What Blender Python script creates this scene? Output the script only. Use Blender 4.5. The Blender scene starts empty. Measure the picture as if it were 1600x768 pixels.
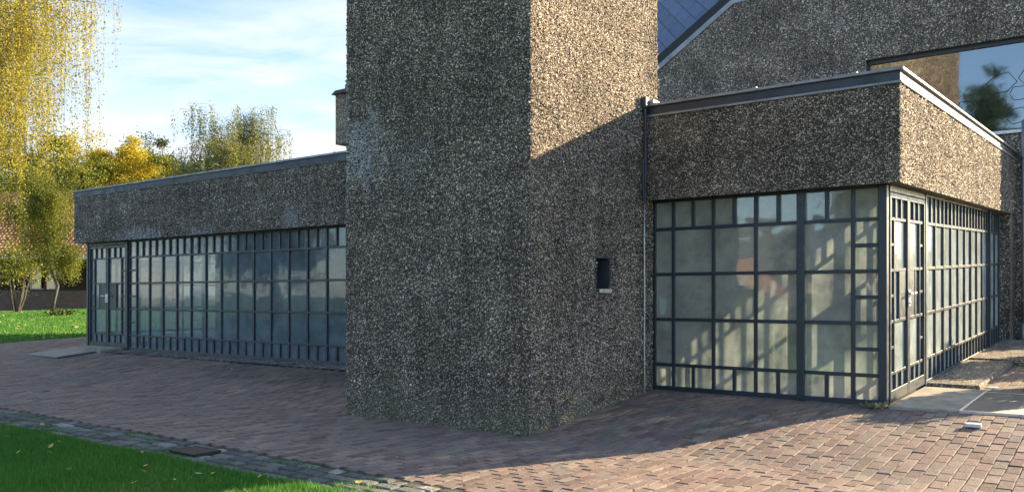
import bpy, bmesh, math, random
import numpy as np
from mathutils import Vector, Matrix
random.seed(7)
rng = np.random.default_rng(11)
R = math.radians
sc = bpy.context.scene
col = sc.collection

# ------------------------------------------------------------------ frame of the building
TX, TY = 0.197, 9.108                  # near corner of the tower on the ground
UX, UY = 0.799, -0.601                 # u runs along the shaded fronts (to the right), v runs away along the sunlit sides
VX, VY = 0.601, 0.799
ROT = math.atan2(UY, UX)
CAMH, F, CX, CY = 1.5, 1342.0, 800.0, 461.0

def W(u, v):
    return TX + u*UX + v*VX, TY + u*UY + v*VY
def UV(x, y):
    return (x-TX)*UX + (y-TY)*UY, (x-TX)*VX + (y-TY)*VY

def gz_uv(u, v):
    u = np.asarray(u, float); v = np.asarray(v, float)
    t = np.clip(v/2.7, 0, 1)
    z = 0.26*t
    z = z + 0.02*np.clip(v-2.7, 0, 22)*np.clip((-u-4)/10, 0, 1)
    z = z + 0.030*np.clip(v-2.9, 0, 9)*np.clip((u+0.5)/2.5, 0, 1)
    z = z + 0.012*np.clip(-u-14, 0, 40)*np.clip((v-2)/8, 0, 1)
    return z
def gz(x, y):
    u, v = UV(np.asarray(x, float), np.asarray(y, float))
    return gz_uv(u, v)
def at(px, py, dz=0.0):                # a photo pixel on the ground -> a point of the ground
    d = 10.0
    for _ in range(60):
        X = (px-CX)/F*d
        h = CAMH - float(gz(X, d)) - dz
        d = 0.5*d + 0.5*h*F/(py-CY)
    return (px-CX)/F*d, d, float(gz((px-CX)/F*d, d)) + dz
def far(px, py, d):                    # a photo pixel at a known distance
    return (px-CX)/F*d, d, CAMH + (CY-py)/F*d

# ------------------------------------------------------------------ node helpers
def new_mat(name):
    m = bpy.data.materials.new(name); m.use_nodes = True
    nt = m.node_tree
    for n in list(nt.nodes): nt.nodes.remove(n)
    out = nt.nodes.new('ShaderNodeOutputMaterial')
    return m, nt, out
def N(nt, t, ins=None, **kw):
    n = nt.nodes.new(t)
    for k, v in kw.items(): setattr(n, k, v)
    if ins:
        for k, v in ins.items():
            if isinstance(v, bpy.types.NodeSocket): nt.links.new(v, n.inputs[k])
            else: n.inputs[k].default_value = v
    return n
def ramp(nt, fac, stops, interp='LINEAR'):
    n = nt.nodes.new('ShaderNodeValToRGB'); n.color_ramp.interpolation = interp
    e = n.color_ramp.elements
    while len(e) > 1: e.remove(e[0])
    for i, (p, c) in enumerate(stops):
        el = e[0] if i == 0 else e.new(p)
        el.position = p
        el.color = (c, c, c, 1) if isinstance(c, (int, float)) else (*c, 1)
    nt.links.new(fac, n.inputs[0])
    return n.outputs[0]
def mixc(nt, fac, a, b, mode='MIX'):
    n = nt.nodes.new('ShaderNodeMix'); n.data_type = 'RGBA'; n.blend_type = mode
    for i, v in ((0, fac), (6, a), (7, b)):
        if isinstance(v, bpy.types.NodeSocket): nt.links.new(v, n.inputs[i])
        elif i == 0: n.inputs[0].default_value = v
        else: n.inputs[i].default_value = (*v, 1) if len(v) == 3 else v
    return n.outputs[2]
def math_(nt, op, a, b=0.0, c=None, clamp=False):
    n = nt.nodes.new('ShaderNodeMath'); n.operation = op; n.use_clamp = clamp
    for i, v in enumerate((a, b, c)):
        if v is None: continue
        if isinstance(v, bpy.types.NodeSocket): nt.links.new(v, n.inputs[i])
        else: n.inputs[i].default_value = v
    return n.outputs[0]
def noise(nt, vec, scale, detail=4, rough=0.55, dist=0.0):
    n = N(nt, 'ShaderNodeTexNoise', {'Scale': scale, 'Detail': detail, 'Roughness': rough, 'Distortion': dist})
    if vec is not None: nt.links.new(vec, n.inputs['Vector'])
    return n.outputs[0]
def mapping(nt, vec, scale=(1, 1, 1), loc=(0, 0, 0), rot=(0, 0, 0)):
    n = N(nt, 'ShaderNodeMapping', {'Scale': scale, 'Location': loc, 'Rotation': rot})
    nt.links.new(vec, n.inputs['Vector']); return n.outputs[0]
def obj_co(nt): return nt.nodes.new('ShaderNodeTexCoord').outputs['Object']
def bump(nt, h, dist, strength=1.0):
    n = N(nt, 'ShaderNodeBump', {'Distance': dist, 'Strength': strength}); nt.links.new(h, n.inputs['Height'])
    return n.outputs[0]
def bsdf(nt, out, **ins):
    p = nt.nodes.new('ShaderNodeBsdfPrincipled')
    for k, v in ins.items():
        k = k.replace('_', ' ')
        if isinstance(v, bpy.types.NodeSocket): nt.links.new(v, p.inputs[k])
        else: p.inputs[k].default_value = (*v, 1) if isinstance(v, tuple) and len(v) == 3 else v
    nt.links.new(p.outputs[0], out.inputs['Surface']); return p

def simple(name, c, rough=0.6, var=0.25, scale=6.0, metal=0.0, bumpd=0.0, spec=0.5, bscale=60):
    m, nt, out = new_mat(name)
    co = obj_co(nt)
    n1 = noise(nt, co, scale, 5, 0.6)
    dark = tuple(x*(1-var) for x in c); lite = tuple(min(1, x*(1+var)) for x in c)
    cc = ramp(nt, n1, [(0.3, dark), (0.7, lite)])
    r = ramp(nt, noise(nt, co, scale*3, 3), [(0.3, max(0.02, rough-0.1)), (0.7, min(1, rough+0.1))])
    kw = dict(Base_Color=cc, Roughness=r, Metallic=metal)
    if bumpd: kw['Normal'] = bump(nt, noise(nt, co, bscale, 4), bumpd)
    p = bsdf(nt, out, **kw)
    p.inputs['Specular IOR Level'].default_value = spec
    return m

# ------------------------------------------------------------------ materials
def concrete(name, disp=True, stain=None, gain=1.0, moss=True):
    """washed pebble concrete: stones of 1 to 4 cm standing out of a matrix darkened as shade in the gaps"""
    m, nt, out = new_mat(name)
    co = obj_co(nt)
    warp = N(nt, 'ShaderNodeTexNoise', {'Scale': 26.0, 'Detail': 2.0}); nt.links.new(co, warp.inputs['Vector'])
    wv = N(nt, 'ShaderNodeVectorMath', operation='MULTIPLY_ADD'); nt.links.new(warp.outputs['Color'], wv.inputs[0])
    wv.inputs[1].default_value = (0.022,)*3; nt.links.new(co, wv.inputs[2])
    v1 = N(nt, 'ShaderNodeTexVoronoi', {'Scale': 54.0, 'Randomness': 1.0}); nt.links.new(wv.outputs[0], v1.inputs['Vector'])
    v2 = N(nt, 'ShaderNodeTexVoronoi', {'Scale': 29.0, 'Randomness': 1.0}); nt.links.new(wv.outputs[0], v2.inputs['Vector'])
    s1 = N(nt, 'ShaderNodeSeparateColor'); nt.links.new(v1.outputs['Color'], s1.inputs[0])
    s2 = N(nt, 'ShaderNodeSeparateColor'); nt.links.new(v2.outputs['Color'], s2.inputs[0])
    g = gain*2.4
    tone = ramp(nt, s1.outputs[0], [(0.0, (0.030*g, 0.028*g, 0.029*g)), (0.28, (0.100*g, 0.084*g, 0.074*g)), (0.55, (0.240*g, 0.190*g, 0.143*g)),
                                    (0.80, (0.33*g, 0.27*g, 0.215*g)), (0.93, (0.46*g, 0.40*g, 0.345*g)), (1.0, (0.52*g, 0.49*g, 0.46*g))])
    rust = mixc(nt, math_(nt, 'MULTIPLY', s1.outputs[1], 0.22), tone, (0.24*g, 0.145*g, 0.07*g))
    # the odd big stone
    big = ramp(nt, s2.outputs[1], [(0.80, 0.0), (0.82, 1.0)])
    bigin = ramp(nt, v2.outputs['Distance'], [(0.42, 1.0), (0.50, 0.0)])
    bigm = math_(nt, 'MULTIPLY', big, bigin)
    bigc = ramp(nt, s2.outputs[0], [(0.0, (0.11*g, 0.10*g, 0.09*g)), (0.5, (0.27*g, 0.23*g, 0.18*g)), (0.86, (0.40*g, 0.34*g, 0.28*g)), (1.0, (0.50*g, 0.48*g, 0.45*g))])
    stone = mixc(nt, bigm, rust, bigc)
    matrix = mixc(nt, noise(nt, co, 3.0, 4), (0.022*g, 0.019*g, 0.017*g), (0.066*g, 0.055*g, 0.045*g))  # colour darkened to paint the shade between the stones
    gap = ramp(nt, v1.outputs['Distance'], [(0.40, 0.0), (0.52, 1.0)])
    gap = math_(nt, 'MULTIPLY', gap, math_(nt, 'SUBTRACT', 1.0, bigm))
    c = mixc(nt, gap, stone, matrix)
    # large scale weathering and rain streaks
    n1 = noise(nt, co, 0.75, 6, 0.68)
    c = mixc(nt, 1.0, c, ramp(nt, n1, [(0.32, 0.62), (0.66, 1.18)]), 'MULTIPLY')
    lift_ = ramp(nt, noise(nt, mapping(nt, co, (0.25, 0.25, 5.0)), 1.0, 3, 0.5), [(0.40, 0.86), (0.56, 1.06)])
    c = mixc(nt, 0.7, c, lift_, 'MULTIPLY')
    st = noise(nt, mapping(nt, co, (3.2, 3.2, 0.25)), 1.6, 5, 0.65)
    c = mixc(nt, 0.8, c, ramp(nt, st, [(0.35, 0.74), (0.60, 1.06)]), 'MULTIPLY')
    sep = N(nt, 'ShaderNodeSeparateXYZ'); nt.links.new(co, sep.inputs[0])
    if moss:
        low = ramp(nt, math_(nt, 'ADD', sep.outputs[2], math_(nt, 'MULTIPLY', noise(nt, co, 2.2, 5), 0.9)), [(0.35, 0.6), (1.25, 0.0)])
        c = mixc(nt, low, c, mixc(nt, 0.75, c, (0.105*g, 0.100*g, 0.066*g)))
    if stain:
        ve = N(nt, 'ShaderNodeTexVoronoi', {'Scale': 20.0, 'Randomness': 1.0}, feature='DISTANCE_TO_EDGE'); nt.links.new(wv.outputs[0], ve.inputs['Vector'])
        web = ramp(nt, ve.outputs['Distance'], [(0.05, 1.0), (0.15, 0.0)])
        for (cu, cz, ru, rz, k) in stain:
            a = math_(nt, 'DIVIDE', math_(nt, 'SUBTRACT', sep.outputs[0], cu), ru)
            b = math_(nt, 'DIVIDE', math_(nt, 'SUBTRACT', sep.outputs[2], cz), rz)
            rr = math_(nt, 'ADD', math_(nt, 'MULTIPLY', a, a), math_(nt, 'MULTIPLY', b, b))
            fall = ramp(nt, rr, [(0.0, 1.0), (1.0, 0.0)])
            nn = noise(nt, mapping(nt, co, (1, 1, 0.55)), 7.5, 5, 0.7, 0.5)
            mk = ramp(nt, math_(nt, 'ADD', math_(nt, 'MULTIPLY', fall, 0.34), nn), [(0.66, 0.0), (0.82, k)])
            mk = math_(nt, 'MULTIPLY', mk, web)
            c = mixc(nt, mk, c, (0.58, 0.585, 0.60))
    h1 = ramp(nt, v1.outputs['Distance'], [(0.0, 1.0), (0.30, 0.86), (0.62, 0.12), (0.75, 0.0)])
    h1 = math_(nt, 'MULTIPLY', h1, ramp(nt, s1.outputs[2], [(0.0, 0.25), (1.0, 1.0)]))
    h2 = math_(nt, 'MULTIPLY', bigm, 1.15)
    h = math_(nt, 'MAXIMUM', h1, h2)
    h = math_(nt, 'ADD', h, math_(nt, 'MULTIPLY', noise(nt, co, 120, 3), 0.35))
    p = bsdf(nt, out, Base_Color=c, Roughness=0.82)
    p.inputs['Specular IOR Level'].default_value = 0.35
    if disp:
        d = N(nt, 'ShaderNodeDisplacement', {'Midlevel': 0.5, 'Scale': 0.026}); nt.links.new(h, d.inputs['Height'])
        nt.links.new(d.outputs[0], out.inputs['Displacement']); m.displacement_method = 'BOTH'
    else:
        nt.links.new(bump(nt, h, 0.019), p.inputs['Normal'])
    return m

M = {}
M['tower'] = concrete('pebble_concrete_tower', True, [(-2.55, 3.25, 0.62, 0.75, 0.85), (-2.9, 3.6, 0.16, 1.5, 0.8), (-1.75, 3.1, 0.5, 0.5, 0.25)])
M['fascia_l'] = concrete('pebble_concrete_fascia', True, [(-12.6, 2.78, 1.5, 0.34, 0.8), (-7.4, 2.85, 0.4, 0.4, 0.6), (-10.2, 2.78, 0.7, 0.2, 0.5)], 0.95, False)
M['fascia_r'] = concrete('pebble_concrete_parapet', True, None, 0.95, False)
M['hall'] = concrete('pebble_concrete_hall', False, None, 1.0, False)
M['steel'] = simple('dark_steel', (0.022, 0.034, 0.048), 0.42, 0.25, 4.0, 0.0, 0.0006, 0.6, 90)
M['zinc'] = simple('zinc_flashing', (0.27, 0.275, 0.29), 0.5, 0.3, 3.0, 0.5, 0.0008, 0.5, 25)
M['zinc_dark'] = simple('weathered_zinc', (0.052, 0.058, 0.070), 0.5, 0.35, 2.0, 0.2, 0.0008, 0.5, 25)
M['alu'] = simple('aluminium', (0.62, 0.62, 0.63), 0.35, 0.12, 8.0, 0.7)
M['soffit'] = simple('rough_concrete', (0.16, 0.14, 0.11), 0.9, 0.35, 5.0, 0.0, 0.006)
M['step'] = simple('cast_concrete_step', (0.35, 0.305, 0.24), 0.85, 0.35, 4.0, 0.0, 0.004)
M['plinth'] = concrete('mossy_plinth', False, None, 1.15, True)
M['roofing'] = simple('roofing_felt', (0.10, 0.10, 0.10), 0.9, 0.3, 2.0)
M['plaster_in'] = simple('interior_plaster', (0.30, 0.30, 0.28), 0.9, 0.1, 1.5)
M['dark_in'] = simple('interior_dark_wall', (0.13, 0.14, 0.14), 0.9, 0.2, 1.5)
M['floor_in'] = simple('interior_tiles', (0.30, 0.31, 0.31), 0.5, 0.15, 3.0)
M['wood'] = simple('pale_wood', (0.42, 0.30, 0.17), 0.5, 0.2, 6.0)
M['dark_wood'] = simple('dark_timber', (0.035, 0.026, 0.02), 0.7, 0.3, 6.0)
M['paper'] = simple('white_paper', (0.72, 0.74, 0.74), 0.7, 0.05, 10)
M['white_stone'] = simple('white_stone', (0.66, 0.64, 0.60), 0.7, 0.12, 20)
M['black'] = simple('black_iron', (0.015, 0.015, 0.016), 0.6, 0.3, 20)

def glass_mat(name, tint, clear, frost, gl=1.0, wav=0.5, frost_col=(0.62, 0.70, 0.64), through=0.6):
    """ornamental glass: partly clear, partly frosted, with a wavy reflecting skin"""
    m, nt, out = new_mat(name)
    co = obj_co(nt)
    h = math_(nt, 'ADD', math_(nt, 'MULTIPLY', noise(nt, co, 1.6, 2), 1.0), math_(nt, 'MULTIPLY', noise(nt, co, 55, 3), 0.010*wav))
    nb = bump(nt, h, 0.02*wav)
    tr = N(nt, 'ShaderNodeBsdfTransparent', {'Color': (*tint, 1)})
    dirt = ramp(nt, noise(nt, co, 2.3, 6, 0.65), [(0.32, frost*0.62), (0.68, min(1, frost*1.3))])
    df = N(nt, 'ShaderNodeBsdfDiffuse', {'Color': (*frost_col, 1)})
    tl = N(nt, 'ShaderNodeBsdfTranslucent', {'Color': (*frost_col, 1)})
    fr = N(nt, 'ShaderNodeMixShader', {0: through}); nt.links.new(df.outputs[0], fr.inputs[1]); nt.links.new(tl.outputs[0], fr.inputs[2])
    bs = N(nt, 'ShaderNodeMixShader'); nt.links.new(dirt, bs.inputs[0]); nt.links.new(tr.outputs[0], bs.inputs[1]); nt.links.new(fr.outputs[0], bs.inputs[2])
    g = N(nt, 'ShaderNodeBsdfGlossy', {'Color': (0.92, 0.95, 0.97, 1), 'Roughness': 0.035}); nt.links.new(nb, g.inputs['Normal'])
    ge = nt.nodes.new('ShaderNodeNewGeometry')
    dt = N(nt, 'ShaderNodeVectorMath', operation='DOT_PRODUCT'); nt.links.new(ge.outputs['Incoming'], dt.inputs[0]); nt.links.new(ge.outputs['Normal'], dt.inputs[1])
    inv = math_(nt, 'SUBTRACT', 1.0, math_(nt, 'ABSOLUTE', dt.outputs['Value']), clamp=True)
    fac = math_(nt, 'MULTIPLY_ADD', math_(nt, 'POWER', inv, 4.0), 1.2*gl, 0.10*gl, clamp=True)
    mx = N(nt, 'ShaderNodeMixShader'); nt.links.new(fac, mx.inputs[0]); nt.links.new(bs.outputs[0], mx.inputs[1]); nt.links.new(g.outputs[0], mx.inputs[2])
    nt.links.new(mx.outputs[0], out.inputs['Surface'])
    return m
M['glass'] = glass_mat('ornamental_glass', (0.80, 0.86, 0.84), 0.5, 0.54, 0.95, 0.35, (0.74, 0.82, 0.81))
M['glass_side'] = glass_mat('ornamental_glass_sunlit', (0.9, 0.94, 0.91), 0.5, 0.80, 0.40, 0.5, (0.78, 0.88, 0.88), 0.45)  # paler copy of the same glass, sunlight put into its frost
M['glass_sky'] = glass_mat('ornamental_glass_sky_tint', (0.75, 0.83, 0.86), 0.5, 0.60, 0.62, 0.15, (0.44, 0.55, 0.63))  # same glass again, bluish sky reflection put into the frost colour
M['glass_hall'] = glass_mat('hall_glass', (0.22, 0.27, 0.28), 0.6, 0.05, 2.2, 0.06)
M['glass_house'] = glass_mat('house_glass', (0.3, 0.33, 0.33), 0.6, 0.03, 2.0, 0.1)

def paver_mat():
    m, nt, out = new_mat('clay_pavers')
    g = nt.nodes.new('ShaderNodeNewGeometry'); co = obj_co(nt)
    rnd = g.outputs['Random Per Island']
    c = ramp(nt, rnd, [(0.0, (0.17, 0.112, 0.095)), (0.25, (0.25, 0.168, 0.138)), (0.5, (0.30, 0.203, 0.162)), (0.72, (0.24, 0.182, 0.155)), (0.88, (0.36, 0.265, 0.20)), (1.0, (0.19, 0.168, 0.152))])
    c = mixc(nt, 0.8, c, ramp(nt, noise(nt, co, 22, 5, 0.7), [(0.3, 0.68), (0.7, 1.22)]), 'MULTIPLY')
    dirt = ramp(nt, noise(nt, co, 0.55, 6, 0.62), [(0.42, 0.0), (0.70, 0.55)])
    c = mixc(nt, dirt, c, (0.17, 0.155, 0.14))
    moss = ramp(nt, noise(nt, mapping(nt, co, loc=(7, 3, 0)), 0.8, 6, 0.7), [(0.56, 0.0), (0.74, 0.6)])
    c = mixc(nt, moss, c, (0.11, 0.115, 0.06))
    dn = N(nt, 'ShaderNodeVectorMath', operation='DOT_PRODUCT'); nt.links.new(co, dn.inputs[0]); dn.inputs[1].default_value = (VX, VY, 0)
    du = N(nt, 'ShaderNodeVectorMath', operation='DOT_PRODUCT'); nt.links.new(co, du.inputs[0]); du.inputs[1].default_value = (UX, UY, 0)
    a = math_(nt, 'DIVIDE', math_(nt, 'SUBTRACT', dn.outputs['Value'], 2.0 + TX*VX + TY*VY), 1.7)
    b = math_(nt, 'DIVIDE', math_(nt, 'SUBTRACT', du.outputs['Value'], -6.0 + TX*UX + TY*UY), 4.6)
    rr = math_(nt, 'ADD', math_(nt, 'MULTIPLY', a, a), math_(nt, 'MULTIPLY', b, b))
    damp = ramp(nt, math_(nt, 'ADD', rr, math_(nt, 'MULTIPLY', noise(nt, co, 0.9, 6, 0.65), 1.2)), [(0.45, 0.62), (1.5, 0.0)])
    c = mixc(nt, damp, c, (0.055, 0.058, 0.040))
    h = math_(nt, 'ADD', noise(nt, co, 60, 4, 0.6), math_(nt, 'MULTIPLY', noise(nt, co, 9, 3), 1.2))
    p = bsdf(nt, out, Base_Color=c, Roughness=0.80, Normal=bump(nt, h, 0.006))
    p.inputs['Specular IOR Level'].default_value = 0.4
    return m
M['paver'] = paver_mat()
def cobble_mat():
    m, nt, out = new_mat('granite_setts')
    g = nt.nodes.new('ShaderNodeNewGeometry'); co = obj_co(nt)
    c = ramp(nt, g.outputs['Random Per Island'], [(0.0, (0.075, 0.085, 0.085)), (0.5, (0.14, 0.145, 0.135)), (0.9, (0.22, 0.215, 0.19)), (1.0, (0.36, 0.35, 0.31))])
    c = mixc(nt, 0.9, c, ramp(nt, noise(nt, co, 35, 5, 0.7), [(0.3, 0.6), (0.7, 1.25)]), 'MULTIPLY')
    moss = ramp(nt, noise(nt, co, 4.5, 6, 0.7), [(0.48, 0.0), (0.62, 0.75)])
    c = mixc(nt, moss, c, (0.085, 0.10, 0.035))
    h = math_(nt, 'ADD', noise(nt, co, 40, 4, 0.65), math_(nt, 'MULTIPLY', noise(nt, co, 8, 3), 1.5))
    bsdf(nt, out, Base_Color=c, Roughness=0.85, Normal=bump(nt, h, 0.010))
    return m
M['cobble'] = cobble_mat()
def soil_mat():
    m, nt, out = new_mat('joint_sand')
    co = obj_co(nt)
    c = ramp(nt, noise(nt, co, 3, 6, 0.7), [(0.3, (0.035, 0.032, 0.022)), (0.55, (0.06, 0.055, 0.035)), (0.75, (0.04, 0.05, 0.018))])
    bsdf(nt, out, Base_Color=c, Roughness=0.95, Normal=bump(nt, noise(nt, co, 50, 4), 0.01))
    return m
M['sand'] = soil_mat()
def turf_mat():
    m, nt, out = new_mat('turf')
    co = obj_co(nt)
    c = ramp(nt, noise(nt, co, 9, 7, 0.75), [(0.25, (0.018, 0.045, 0.008)), (0.5, (0.045, 0.115, 0.016)), (0.75, (0.085, 0.16, 0.025))])
    c = mixc(nt, ramp(nt, noise(nt, co, 0.35, 4), [(0.35, 0.0), (0.7, 0.5)]), c, (0.07, 0.11, 0.02))
    bsdf(nt, out, Base_Color=c, Roughness=0.9, Normal=bump(nt, noise(nt, co, 30, 5, 0.7), 0.05))
    return m
M['turf'] = turf_mat()
def gravel_mat():
    m, nt, out = new_mat('gravel')
    co = obj_co(nt)
    v = N(nt, 'ShaderNodeTexVoronoi', {'Scale': 34.0}); nt.links.new(co, v.inputs['Vector'])
    s = N(nt, 'ShaderNodeSeparateColor'); nt.links.new(v.outputs['Color'], s.inputs[0])
    c = ramp(nt, s.outputs[0], [(0, (0.05, 0.05, 0.05)), (0.5, (0.16, 0.16, 0.15)), (1, (0.42, 0.42, 0.40))])
    c = mixc(nt, ramp(nt, noise(nt, co, 3, 5), [(0.45, 0.0), (0.65, 0.8)]), c, (0.05, 0.055, 0.025))
    bsdf(nt, out, Base_Color=c, Roughness=0.85, Normal=bump(nt, v.outputs['Distance'], -0.03))
    return m
M['gravel'] = gravel_mat()
def leaf_mat(name, stops, trans=0.55, rough=0.5, green=None):
    m, nt, out = new_mat(name)
    g = nt.nodes.new('ShaderNodeNewGeometry'); co = obj_co(nt)
    r = math_(nt, 'ADD', math_(nt, 'MULTIPLY', g.outputs['Random Per Island'], 0.55), math_(nt, 'MULTIPLY', math_(nt, 'SUBTRACT', noise(nt, co, 0.55, 3), 0.28), 1.0))
    c = ramp(nt, r, stops)
    p = N(nt, 'ShaderNodeBsdfPrincipled', {'Roughness': rough}); nt.links.new(c, p.inputs['Base Color'])
    p.inputs['Specular IOR Level'].default_value = 0.35
    t = N(nt, 'ShaderNodeBsdfTranslucent'); nt.links.new(c, t.inputs['Color'])
    mx = N(nt, 'ShaderNodeMixShader', {0: trans}); nt.links.new(p.outputs[0], mx.inputs[1]); nt.links.new(t.outputs[0], mx.inputs[2])
    nt.links.new(mx.outputs[0], out.inputs['Surface'])
    return m
M['leaf_birch'] = leaf_mat('birch_leaves_yellow', [(0.10, (0.14, 0.17, 0.025)), (0.35, (0.34, 0.32, 0.04)), (0.6, (0.55, 0.46, 0.06)), (0.9, (0.64, 0.56, 0.14))])
M['leaf_birch_green'] = leaf_mat('birch_leaves_green', [(0.10, (0.05, 0.09, 0.015)), (0.40, (0.12, 0.17, 0.025)), (0.65, (0.24, 0.24, 0.03)), (0.9, (0.50, 0.37, 0.04))])
M['leaf_maple'] = leaf_mat('maple_leaves', [(0.10, (0.20, 0.18, 0.03)), (0.4, (0.46, 0.38, 0.04)), (0.7, (0.60, 0.49, 0.05)), (0.95, (0.64, 0.54, 0.10))])
M['leaf_green'] = leaf_mat('green_leaves', [(0.10, (0.022, 0.045, 0.010)), (0.45, (0.055, 0.095, 0.018)), (0.75, (0.13, 0.16, 0.025)), (0.95, (0.40, 0.33, 0.04))], 0.4)
M['leaf_mixed'] = leaf_mat('turning_leaves', [(0.10, (0.07, 0.11, 0.02)), (0.45, (0.17, 0.20, 0.03)), (0.75, (0.38, 0.33, 0.04)), (0.95, (0.46, 0.40, 0.08))], 0.45)
M['needle'] = leaf_mat('conifer_needles', [(0.1, (0.015, 0.035, 0.012)), (0.9, (0.05, 0.08, 0.03))], 0.2)
M['grass'] = leaf_mat('grass_blades', [(0.05, (0.040, 0.14, 0.022)), (0.4, (0.075, 0.24, 0.030)), (0.7, (0.14, 0.30, 0.045)), (0.88, (0.22, 0.31, 0.07)), (1.0, (0.38, 0.34, 0.15))], 0.4)
M['dry'] = leaf_mat('dry_weed', [(0.1, (0.20, 0.17, 0.09)), (0.9, (0.40, 0.36, 0.24))], 0.3)
M['fallen'] = leaf_mat('fallen_leaves', [(0.1, (0.45, 0.30, 0.06)), (0.9, (0.60, 0.52, 0.25))], 0.2)
def bark_mat(name, a, b, sc_=(6, 6, 1.5), bd=0.02):
    m, nt, out = new_mat(name)
    co = obj_co(nt)
    n1 = noise(nt, mapping(nt, co, sc_), 2.5, 6, 0.65)
    c = ramp(nt, n1, [(0.35, a), (0.62, b)])
    bsdf(nt, out, Base_Color=c, Roughness=0.85, Normal=bump(nt, n1, bd))
    return m
M['bark'] = bark_mat('bark', (0.035, 0.028, 0.02), (0.12, 0.10, 0.08))
M['birch_bark'] = bark_mat('birch_bark', (0.10, 0.095, 0.09), (0.50, 0.48, 0.44), (1.5, 1.5, 5))
def tile_mat():
    m, nt, out = new_mat('clay_roof_tiles')
    co = obj_co(nt)
    br = N(nt, 'ShaderNodeTexBrick', {'Color1': (0.46, 0.19, 0.085, 1), 'Color2': (0.58, 0.29, 0.14, 1), 'Mortar': (0.2, 0.09, 0.05, 1), 'Scale': 1.0,
           'Mortar Size': 0.004, 'Brick Width': 0.22, 'Row Height': 0.30}, offset=0.0)
    nt.links.new(co, br.inputs['Vector'])
    c = mixc(nt, 0.9, br.outputs[0], ramp(nt, noise(nt, co, 1.2, 6, 0.7), [(0.3, 0.6), (0.7, 1.25)]), 'MULTIPLY')
    bsdf(nt, out, Base_Color=c, Roughness=0.75)
    return m
M['tile'] = tile_mat()
def brick_mat(name, a, b, mort, sc_=1.0, rot=(math.pi/2, 0, 0)):
    m, nt, out = new_mat(name)
    co = mapping(nt, obj_co(nt), rot=rot)
    br = N(nt, 'ShaderNodeTexBrick', {'Color1': (*a, 1), 'Color2': (*b, 1), 'Mortar': (*mort, 1), 'Scale': sc_, 'Mortar Size': 0.012, 'Brick Width': 0.25, 'Row Height': 0.08})
    nt.links.new(co, br.inputs['Vector'])
    c = mixc(nt, 0.7, br.outputs[0], ramp(nt, noise(nt, co, 3, 5, 0.7), [(0.3, 0.7), (0.7, 1.2)]), 'MULTIPLY')
    bsdf(nt, out, Base_Color=c, Roughness=0.85, Normal=bump(nt, br.outputs[1], -0.01))
    return m
M['brick'] = brick_mat('red_brick', (0.36, 0.14, 0.08), (0.44, 0.20, 0.11), (0.35, 0.30, 0.25))
M['brick_dark'] = brick_mat('brown_brick', (0.16, 0.09, 0.06), (0.22, 0.13, 0.085), (0.16, 0.13, 0.11))
def slate_mat():
    """large slates laid in diagonal courses"""
    m, nt, out = new_mat('slate_sky_tint')  # blue of the reflected sky is painted into the slate colours
    co = mapping(nt, obj_co(nt), rot=(0, 0, R(78)))
    br = N(nt, 'ShaderNodeTexBrick', {'Color1': (0.045, 0.095, 0.19, 1), 'Color2': (0.075, 0.140, 0.26, 1), 'Mortar': (0.018, 0.04, 0.085, 1), 'Scale': 1.0,
           'Mortar Size': 0.012, 'Brick Width': 0.80, 'Row Height': 0.34}, offset=0.5)
    nt.links.new(co, br.inputs['Vector'])
    c = mixc(nt, 0.5, br.outputs[0], ramp(nt, noise(nt, mapping(nt, co, (1, 6, 1)), 3, 5, 0.7), [(0.3, 0.7), (0.7, 1.25)]), 'MULTIPLY')
    p = bsdf(nt, out, Base_Color=c, Roughness=0.55, Normal=bump(nt, br.outputs[1], -0.02)); p.inputs['Specular IOR Level'].default_value = 0.15
    return m
M['slate'] = slate_mat()
def mat_grate():
    m, nt, out = new_mat('scraper_mat')
    co = obj_co(nt)
    w = N(nt, 'ShaderNodeTexWave', {'Scale': 22.0, 'Distortion': 0.0}, bands_direction='X'); nt.links.new(co, w.inputs['Vector'])
    c = mixc(nt, w.outputs['Fac'], (0.055, 0.06, 0.065), (0.17, 0.175, 0.18))
    c = mixc(nt, 0.7, c, ramp(nt, noise(nt, co, 6, 5, 0.7), [(0.3, 0.7), (0.7, 1.3)]), 'MULTIPLY')
    bsdf(nt, out, Base_Color=c, Roughness=0.6, Metallic=0.3, Normal=bump(nt, w.outputs['Fac'], 0.01))
    return m
M['grate'] = mat_grate()

# ------------------------------------------------------------------ object helpers
def tag(o, label=None, cat=None, group=None, kind=None):
    if label: o['label'] = label
    if cat: o['category'] = cat
    if group: o['group'] = group
    if kind: o['kind'] = kind
    return o
def empty(name, loc=(0, 0, 0), rz=0.0):
    o = bpy.data.objects.new(name, None); col.objects.link(o)
    o.location = loc; o.rotation_euler = (0, 0, rz); o.empty_display_size = 0.2
    return o
def link(name, me, m, parent=None):
    o = bpy.data.objects.new(name, me); col.objects.link(o)
    for mm in (m if isinstance(m, list) else [m]): me.materials.append(mm)
    if parent: o.parent = parent
    return o
def np_mesh(name, verts, faces, smooth=False):
    """verts (n,3), faces (m,k) all of k corners"""
    me = bpy.data.meshes.new(name)
    verts = np.asarray(verts, np.float32); faces = np.asarray(faces, np.int32)
    k = faces.shape[1]
    me.vertices.add(len(verts)); me.vertices.foreach_set('co', verts.ravel())
    me.loops.add(faces.size); me.loops.foreach_set('vertex_index', faces.ravel())
    me.polygons.add(len(faces)); me.polygons.foreach_set('loop_start', np.arange(0, faces.size, k, dtype=np.int32))
    me.polygons.foreach_set('use_smooth', np.full(len(faces), smooth))
    me.update(calc_edges=True); me.validate()
    return me
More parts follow.
